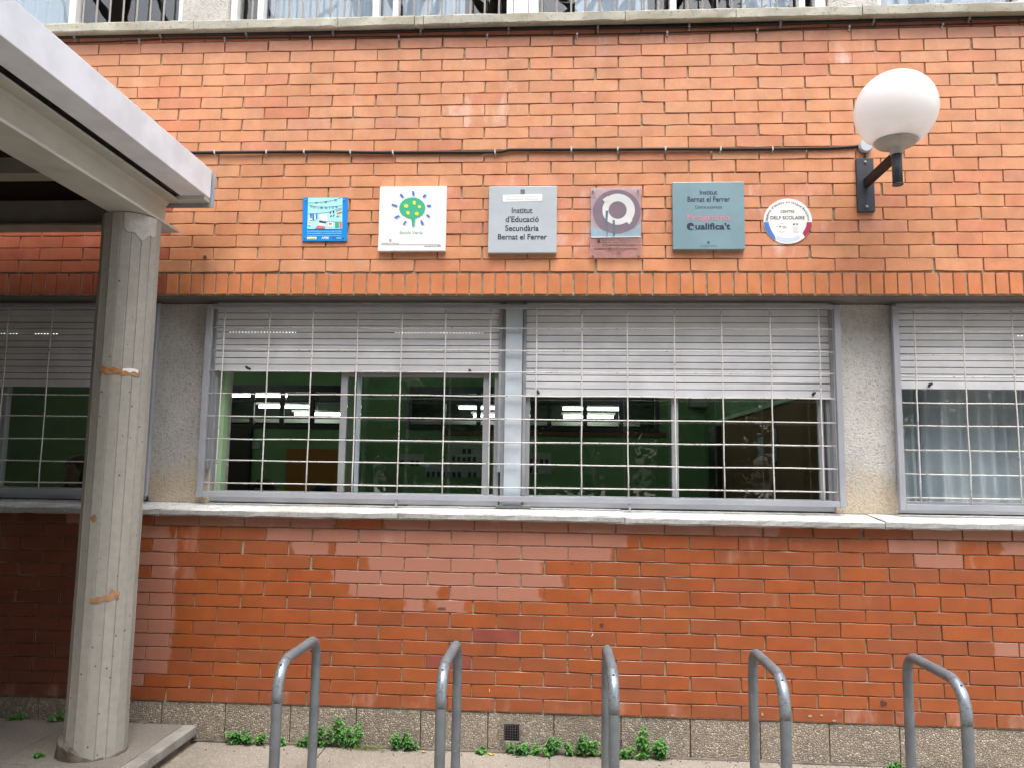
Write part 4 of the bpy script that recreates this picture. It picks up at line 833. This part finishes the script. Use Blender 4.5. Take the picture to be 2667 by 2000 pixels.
flat(o, Yp, [rect(1058, 925, 1105, 962), rect(1155, 925, 1195, 962)], ink, s6, 'stamp_mark'); lines(o, Yp, [(1040, 905, 1215, 905), (1040, 1020, 1215, 1020), (1040, 1172, 1215, 1172), (1065, 1060, 1190, 1060), (1065, 1100, 1190, 1100), (1065, 1135, 1190, 1135)], 4, M['sign_edge'], s6, 'stamp_line')
flat(o, Yp, arc(905, 855, 560, 480, 600, 600, 55, 125, 14), M['sky_pale'], s6, 'lower_band')
ct = "Diplôme d'études en langue française"; mb = MB(); k_ = at(1000, 500, Yp, o); sc_ = (at(1100, 500, Yp, o)[0]-k_[0])/100
wds = [.62 if ch in ' ' else .42 if ch in "ilt'îfr" else 1.45 if ch == 'm' else 1.0 for ch in ct]; tot = sum(wds); acc = 0
for ch, wd in zip(ct, wds):
    a = R(181-(acc+wd/2)/tot*182); acc += wd
    if ch == ' ': continue
    v, f = text_mesh(ch, .01); hx = (min(p.x for p in v)+max(p.x for p in v))/2; fs_ = 100*sc_
    ccx, ccz = at(cx, cy-15, Yp, o); rx_, rz_ = 575*sc_, 535*sc_
    tx, tz = math.cos(a)*rx_, math.sin(a)*rz_; ro_ = a-math.pi/2
    V = [(ccx+tx+((p.x-hx)*math.cos(ro_)-p.y*math.sin(ro_))*fs_*1.0, Yp, ccz+tz+((p.x-hx)*math.sin(ro_)+p.y*math.cos(ro_))*fs_*1.0) for p in v]; mb.add(V, f)
mb.build('curved_lettering', ink, s6)

# ================================================================ GLOBE LAMP
gx, gy, gz = 3.587, -.400, 2.040
lp = empty('globe_wall_lamp', 'unlit white globe lamp on a black bracket, right of the plaques', 'wall lamp', (3.582, 0, 1.8))
prof_ = [(.001, .191)]+[(.191*math.sin(t), .191*math.cos(t)) for t in [math.pi*i/36 for i in range(1, 31)]]
g_ = MB().lathe(prof_, (0, 0, 0), 56).build('globe', M['globe'], lp); g_.location = (gx-3.582, gy, gz-1.8)
c_ = MB().lathe([(.001, .030), (.094, .028), (.100, .020), (.098, .010), (.085, -.002), (.055, -.014), (.032, -.020), (.030, -.046), (.028, -.050), (.001, -.050)], (0, 0, 0), 40).build('collar', M['collar_plastic'], lp); c_.location = (0, gy, 1.862-1.8)
MB().lathe([(.0985, -.004), (.1015, 0), (.0985, .004)], (0, gy, 1.8835-1.8), 40).build('gasket', M['twig'], lp)
MB().tube([(0, gy, .020), (0, gy, -.142)], .0235, 20).build('upright_tube', M['iron'], lp); MB().lathe([(.0245, -.003), (.0255, 0), (.0245, .003)], (0, gy, -.140), 20).build('tube_rim', M['iron'], lp)
MB().box(-.013, .013, gy+.018, -.022, -.012, .034, .002).build('arm', M['arm'], lp)
wp = MB().box(-.045, .045, -.022, 0.0, -.145, .153, .003).build('wall_plate', M['iron'], lp)
for z in (.130, -.118): MB().tube([(0, -.022, z), (0, -.026, z), (0, -.032, z)], [.008, .008, .004], 10).build('bolt', M['clip'], lp)
jb = empty('junction_box', 'small round grey junction box above the lamp bracket', 'junction box', (3.588, 0, 2.02))
MB().tube([(0, 0, 0), (0, -.030, 0)], .037, 28).build('body', M['grille'], jb); MB().tube([(0, -.030, 0), (0, -.036, 0)], [.034, .031], 28).build('lid', M['sign_grey'], jb); MB().tube([(0, -.012, -.037), (-.002, -.012, -.066)], .006, 8).build('gland', M['iron'], jb)

# ================================================================ CABLES
def cable(label, pts_, r, clips, clipmat, below=True, big=1.0):
    o_ = empty('cable', label, 'cable', (pts_[0][0], 0, pts_[0][1])); bx, bz = pts_[0]
    xs_ = [pts_[0][0]+(pts_[-1][0]-pts_[0][0])*i/90 for i in range(91)]
    def zf(x):
        for (xa, za), (xb, zb) in zip(pts_, pts_[1:]):
            if xa <= x <= xb: t = (x-xa)/(xb-xa); t = t*t*(3-2*t); return lerp(za, zb, t)
        return pts_[-1][1]
    MB().tube([(x-bx, -.004-r, zf(x)-bz) for x in xs_], r, 9).build('sheath', M['cable'], o_)
    proto = None
    for x in clips:
        z = zf(x)
        if proto is None:
            mb = MB().box(-.006*big, .006*big, -.0075-2*r, -.002, -r-.0025, r+.0035, .001); mb.box(-.0055*big, .0055*big, -.007, -.002, -r-.020*big, -r-.002, .001); mb.tube([(0, -.006, -r-.012*big), (0, -.011, -r-.012*big)], [.0035*big, .003*big], 8)
            proto = mb.build('clip', clipmat, o_); q = proto
        else: q = link(bpy.data.objects.new('clip', proto.data), o_)
        q.location = (x-bx, 0, z-bz); q.rotation_euler.y = random.gauss(0, .06)
cable('thick black cable clipped right under the concrete ledge', [(-2, 2.748), (-.43, 2.748), (.63, 2.742), (1.14, 2.741), (1.69, 2.742), (2.65, 2.735), (3.49, 2.742), (4.3, 2.747), (5.2, 2.748)], .0078, [-1.43, -.917, -.398, .116, .629, 1.138, 1.641, 2.146, 2.654, 3.155, 3.66, 4.17, 4.68], M['clip'])
cable('thin dark cable under the ledge, lowest of the run', [(-2, 2.716), (-.8, 2.716), (-.3, 2.727), (.116, 2.722), (.6, 2.716), (1.2, 2.712), (1.69, 2.706), (2.2, 2.702), (2.75, 2.704), (3.5, 2.714), (5.2, 2.724)], .0042, [-1.05, -.526, -.012, .493, 1.011, 1.52, 2.029, 2.533, 3.03, 3.53, 4.03], M['clip'], big=.9)
cable('slim black cable tucked above the thick one beneath the ledge', [(-2, 2.757), (.2, 2.754), (1.2, 2.757), (2.4, 2.752), (5.2, 2.760)], .0045, [], M['clip'])
cable('black cable crossing the brick wall from the canopy to the globe lamp', [(-1.2, 2.032), (-.17, 2.030), (.5, 2.029), (1.0, 2.018), (1.6, 2.014), (1.64, 2.026), (2.4, 2.021), (3.1, 2.014), (3.4, 2.014), (3.56, 2.022)], .0088, [-.029, .273, .491, .758, 1.0, 1.576, 2.001, 2.256, 2.517, 2.816, 3.095], M['clip_white'], big=.62)
sb = MB().tube([(0, 0, 0), (0, -.012, 0)], .009, 9).tube([(0, -.012, 0), (.003, -.024, .002)], [.005, .004], 7).build('wall_plug', M['collar'], label='grey plug stub left in the bricks near the canopy end', cat='wall plug'); sb.location = (-.055, -.001, 1.422)

# ================================================================ BIKE RACKS
def rack(x, label, group='hoop bike racks set in the pavement'):
    yn, yfr, zt, rb = -1.01, -.52, -.526, .115; r_ = .021
    o_ = empty('bike_rack', label, 'bike rack', (x, (yn+yfr)/2, GZ), group); y0 = (yn+yfr)/2
    def P_(y, z): return (0, y-y0, z-GZ)
    near, arcn = [P_(yn, GZ+.002)], []
    for i in range(6): near.append(P_(yn, GZ+(zt-rb-GZ)*(i+1)/6))
    for i in range(1, 9): a = math.pi/2*i/8; arcn.append(P_(yn+rb*(1-math.cos(a)), zt-rb+rb*math.sin(a)))
    rf = .085; arcf = [P_(yfr-rf*(1-math.sin(math.pi/2*i/8)), zt-rf*(1-math.cos(math.pi/2*i/8))) for i in range(0, 9)]
    far = [P_(yfr, lerp(zt-rf, GZ+.002, i/6)) for i in range(1, 7)]
    MB().tube(near+arcn+arcf+far, r_, 18).build('hoop_tube', M['galv'], o_)
    sl = [P_(yn, zt-rb-.03)]+[P_(yn+rb*(1-math.cos(math.pi/2*i/10)), zt-rb+rb*math.sin(math.pi/2*i/10)) for i in range(0, 9)]
    MB().tube(sl, r_+.0007, 18).build('worn_bend', M['zinc'], o_)
    a = math.pi/2*.56; hp = Vector(P_(yn+rb*(1-math.cos(a)), zt-rb+rb*math.sin(a))); nrm = Vector((0, -math.cos(a), math.sin(a)))
    MB().tube([hp+nrm*.018, hp+nrm*.0226], .0042, 9).build('bolt_hole', M['hole'], o_)
    MB().tube([P_(yfr-.004, GZ), P_(yfr-.004, GZ+.006)], .045, 16).tube([P_(yn, GZ), P_(yn, GZ+.006)], .045, 16).build('base_plate', M['galv'], o_)
for x, lb in zip((.835, 1.490, 2.163, 2.812, 3.480), ('grey steel hoop bike rack nearest the concrete column', 'grey steel hoop bike rack between the leafy clump and the vent', 'grey steel hoop bike rack in the middle, just right of the vent', 'grey steel hoop bike rack, second from the right edge', 'grey steel hoop bike rack, farthest from the concrete column')): rack(x, lb)

# ================================================================ VENT
vt = empty('wall_vent', 'small rusty wire-mesh vent over a dark hole in the plinth', 'vent', (1.705, 0, -1.087))
MB().box(-.031, .043, .030, .0395, -.046, .040).build('hole', M['hole'], vt)
mb = MB()
for i in range(11): x = -.062+i*.0125; mb.tube([(x, -.002, -.064), (x+random.gauss(0, .001), -.003, .065)], .0006, 5)
for i in range(11): z = -.062+i*.0125; mb.tube([(-.063, -.0034, z), (.064, -.0034, z+random.gauss(0, .001))], .0006, 5)
m = Mat('rusty_wire', (.16, .14, .15), .6, metal=.3); m.vary(40, .3, kind='World'); mb.build('wire_mesh', m.m, vt)

# ================================================================ WEEDS AND LITTER
def plant(x, y, w_, h_, n, label, seed, z0=GZ, tall=False):
    w_ *= 1.5; h_ *= 1.12; n = int(n*2.3); rn = random.Random(seed); root = empty('weed_plant', label, 'plant', (x, y, z0), 'nettle weeds along the wall foot')
    L_ = MB(); S_ = MB(); ns = max(3, int(w_/.022))
    tips = []
    for i in range(ns):
        bx = rn.uniform(-w_/2*.8, w_/2*.8); hh = h_*rn.uniform(.5, 1)*(1-.35*abs(bx)/(w_/2+.001)); tx = bx+rn.uniform(-.02, .02); ty = -rn.uniform(.005, .045)
        S_.tube([(bx*.7, 0, 0), ((bx*.7+tx)/2, ty*.4, hh*.55), (tx, ty, hh)], [.0016, .0013, .0008], 5); tips.append((bx*.7, tx, ty, hh))
    for i in range(n):
        b0, tx, ty, hh = rn.choice(tips); t = rn.uniform(.12, 1.02) if tall else rn.uniform(.25, 1.05); px_, py, pz = lerp(b0, tx, t), ty*t, hh*t
        a = rn.uniform(0, 2*math.pi); ln = rn.uniform(.014, .027)*(1.25 if tall else 1)*(1.1-.35*t); wd = ln*rn.uniform(.30, .40); el = rn.uniform(-.45, .55)
        d_ = Vector((math.cos(a)*math.cos(el), -abs(math.sin(a))*math.cos(el)*.9+.1, math.sin(el))).normalized(); sd_ = d_.cross(Vector((0, -.35, 1))).normalized(); nn = sd_.cross(d_)
        p0 = Vector((px_, py-.002, pz))+d_*.003
        rows = [(0, .0), (.22, .75), (.48, 1.0), (.75, .62), (1.0, 0)]; V = []
        for t_, k in rows:
            c = p0+d_*ln*t_-Vector((0, 0, 1))*(ln*.35*t_*t_)
            V += [c-sd_*wd*k+nn*wd*.35*k, c, c+sd_*wd*k+nn*wd*.35*k]
        Fc = []
        for r_ in range(4):
            for c_i in (0, 1): q = r_*3+c_i; Fc.append((q, q+1, q+4, q+3))
        L_.add(V, Fc, False)
    L_.build('leaves', M['leaf'], root); S_.build('stems', M['stem'], root); return root
for i, (x, w_, h_, n, lb) in enumerate([
    (.335, .17, .085, 150, 'low leafy weed clump furthest left, left of the first bike rack'), (.50, .09, .06, 60, 'small weed clump partly behind the first bike rack leg'),
    (.645, .10, .065, 70, 'small weed between the two legs of the first bike rack'), (.810, .20, .150, 260, 'largest leafy weed clump, just right of the first bike rack'),
    (1.165, .14, .082, 120, 'round weed clump left of the second bike rack'), (1.56, .045, .035, 22, 'tiny weed sprig between the second bike rack and the vent'),
    (1.735, .075, .070, 45, 'small weed in front of the vent mesh'), (1.815, .070, .070, 45, 'small weed just right of the vent mesh'),
    (1.945, .10, .092, 80, 'weed sprig between the vent and the broad clump'), (2.085, .18, .105, 170, 'broad weed clump touching the middle bike rack from the left'),
    (2.295, .10, .065, 70, 'low weed just right of the middle bike rack')]):
    plant(x, -.016, w_, h_, n, lb, 20+i)
plant(2.41, -.016, .12, .155, 150, 'tall upright weed right of the middle bike rack', 40, tall=True)
plant(3.603, -.014, .05, .035, 40, 'lone tiny weed between the last two bike racks', 41); plant(-.92, -.014, .06, .05, 30, 'small weed under the canopy, left of the column', 42, -1.10); plant(-.68, -.014, .06, .05, 26, 'small weed close to the column under the canopy', 43, -1.10); plant(-1.045, -.014, .06, .05, 22, 'weed at the left edge of the wall foot', 44, -1.10)
plant(-.43, -.50, .05, .03, 14, 'weed sprout at the cracked foot of the column', 45, -1.10)
mb = MB(); rn = random.Random(9)
for i in range(120):
    x = rn.gauss(.97, .05); a = rn.gauss(0, 1.0); ln = rn.uniform(.02, .06); y = -.02-rn.uniform(0, .03)
    p = [Vector((x, y, GZ)), Vector((x+math.sin(a)*ln*.5, y-.01, GZ+ln*.45)), Vector((x+math.sin(a)*ln*1.3, y-.03, GZ+ln*.28))]; s_ = Vector((.0009, 0, .0006))
    mb.add([p[0]-s_, p[0]+s_, p[1]-s_, p[1]+s_, p[2]], [(0, 1, 3, 2), (2, 3, 4)])
mb.build('grass', M['grass'], label='thin dry grass tuft between the weed clumps', cat='grass', kind='stuff')
def litter(x, y, s, mat, label, seed):
    rn = random.Random(seed); V = []; n = 8
    for i in range(n): a = 2*math.pi*i/n; r_ = s*(1 if i % 2 else .75)*rn.uniform(.8, 1.1); V.append((r_*math.cos(a), r_*.55*math.sin(a), .003+abs(math.cos(a))*s*.25+rn.uniform(0, .002)))
    V.append((0, 0, .0015)); o_ = MB().add(V, [(i, (i+1) % n, n) for i in range(n)]).build('fallen_leaf', mat, label=label, cat='leaf'); o_.location = (x, y, GZ+.002); return o_
litter(1.27, -.055, .017, M['dry'], 'yellow fallen leaf beside the second bike rack', 1); litter(1.60, -.045, .014, M['dry'], 'yellow fallen leaf under the tiny weed sprig', 2); litter(1.615, -.06, .018, M['dry'], 'larger curled yellow leaf just left of the vent', 3)
litter(1.06, -.07, .014, M['twig'], 'brown dead leaf below the dry grass tuft', 4); litter(2.50, -.02, .022, M['twig'], 'brown dead leaf at the foot of the tall weed', 5); litter(2.12, -.03, .016, M['twig'], 'dead leaf scrap under the broad weed clump', 6)
rn = random.Random(11); mb = MB()
for i in range(260):
    x = rn.uniform(.1, 4.4); y = -abs(rn.gauss(0, .03))-.012 if rn.random() < .75 else rn.uniform(-.6, -.02); s = rn.uniform(.0012, .0035)
    mb.box(x-s, x+s, y-s*.8, y+s*.8, GZ+.001, GZ+.002+s)
mb.build('gravel', M['twig'], label='crumbs of soil and grit along the wall foot', cat='grit', kind='stuff')

# ================================================================ TREES ACROSS THE YARD (mirrored in the glass)
def leaf_cloud(seed, R_, H_, n):
    rn = random.Random(seed); cl = [(Vector((rn.gauss(0, R_*.45), rn.gauss(0, R_*.45), rn.uniform(-.45, .5)*H_)), rn.uniform(.35, .8)) for _ in range(46)]; V = []; Fc = []
    for i in range(n):
        c, r_ = rn.choice(cl); p = c+Vector((rn.gauss(0, 1), rn.gauss(0, 1), rn.gauss(0, .8)))*r_*.5
        d_ = Vector((rn.gauss(0, 1), rn.gauss(0, 1), rn.gauss(-.3, .7))).normalized(); s_ = d_.cross(Vector((rn.gauss(0, 1), rn.gauss(0, 1), 1))).normalized(); L2 = rn.uniform(.10, .18); k = len(V)
        V += [p, p+d_*L2*.5+s_*L2*.22, p+d_*L2, p+d_*L2*.5-s_*L2*.22]; Fc.append((k, k+1, k+2, k+3))
    me = bpy.data.meshes.new('crown'); me.from_pydata([v[:] for v in V], [], Fc); me.materials.append(M['tree_leaf']); return me
clouds = [leaf_cloud(1, 1.9, 3.4, 15000), leaf_cloud(2, 1.6, 4.2, 15000)]
tk = MB().tube([(0, 0, -6), (.05, .02, -3), (.12, 0, 0), (.05, 0, 1.6)], [.17, .14, .09, .03], 9); 
for a in range(6): tk.tube([(.08, 0, -2+a*.5), (.6*math.cos(a*1.9), .6*math.sin(a*1.9), -1.2+a*.5), (1.3*math.cos(a*1.9), 1.3*math.sin(a*1.9), -.2+a*.45)], [.06, .04, .015], 6)
tko = tk.build('trunk', M['bark']); tme = tko.data; bpy.data.objects.remove(tko)
for i, (x, y, zc, s_) in enumerate([(x_, y_, z_*1.5, s__*1.55) for x_, y_, z_, s__ in [(-5.2, -11, 2.6, 1.1), (-1.6, -12.5, 3.0, 1.25), (1.2, -10.0, 2.4, .95), (3.3, -13, 3.3, 1.3), (6.6, -11.5, 2.7, 1.15), (10.0, -13, 3.0, 1.3), (-9.0, -13, 3.0, 1.3), (-3.4, -16, 2.6, 1.6), (.2, -17, 2.8, 1.7), (5.0, -17, 2.5, 1.6), (8.6, -17, 2.8, 1.6)]]):
    t_ = empty('tree', 'leafy tree across the yard, seen only as a reflection in the window glass', 'tree', (x, y, GZ), 'trees mirrored in the panes')
    for me, nm in ((clouds[i % 2], 'crown'), (tme, 'trunk')):
        o_ = link(bpy.data.objects.new(nm, me), t_); o_.scale = (s_,)*3; o_.location = (0, 0, zc-GZ); o_.rotation_euler.z = i*1.3
        if nm == 'trunk': o_.location.z = 6*s_*.999; o_.scale = (s_, s_, s_)
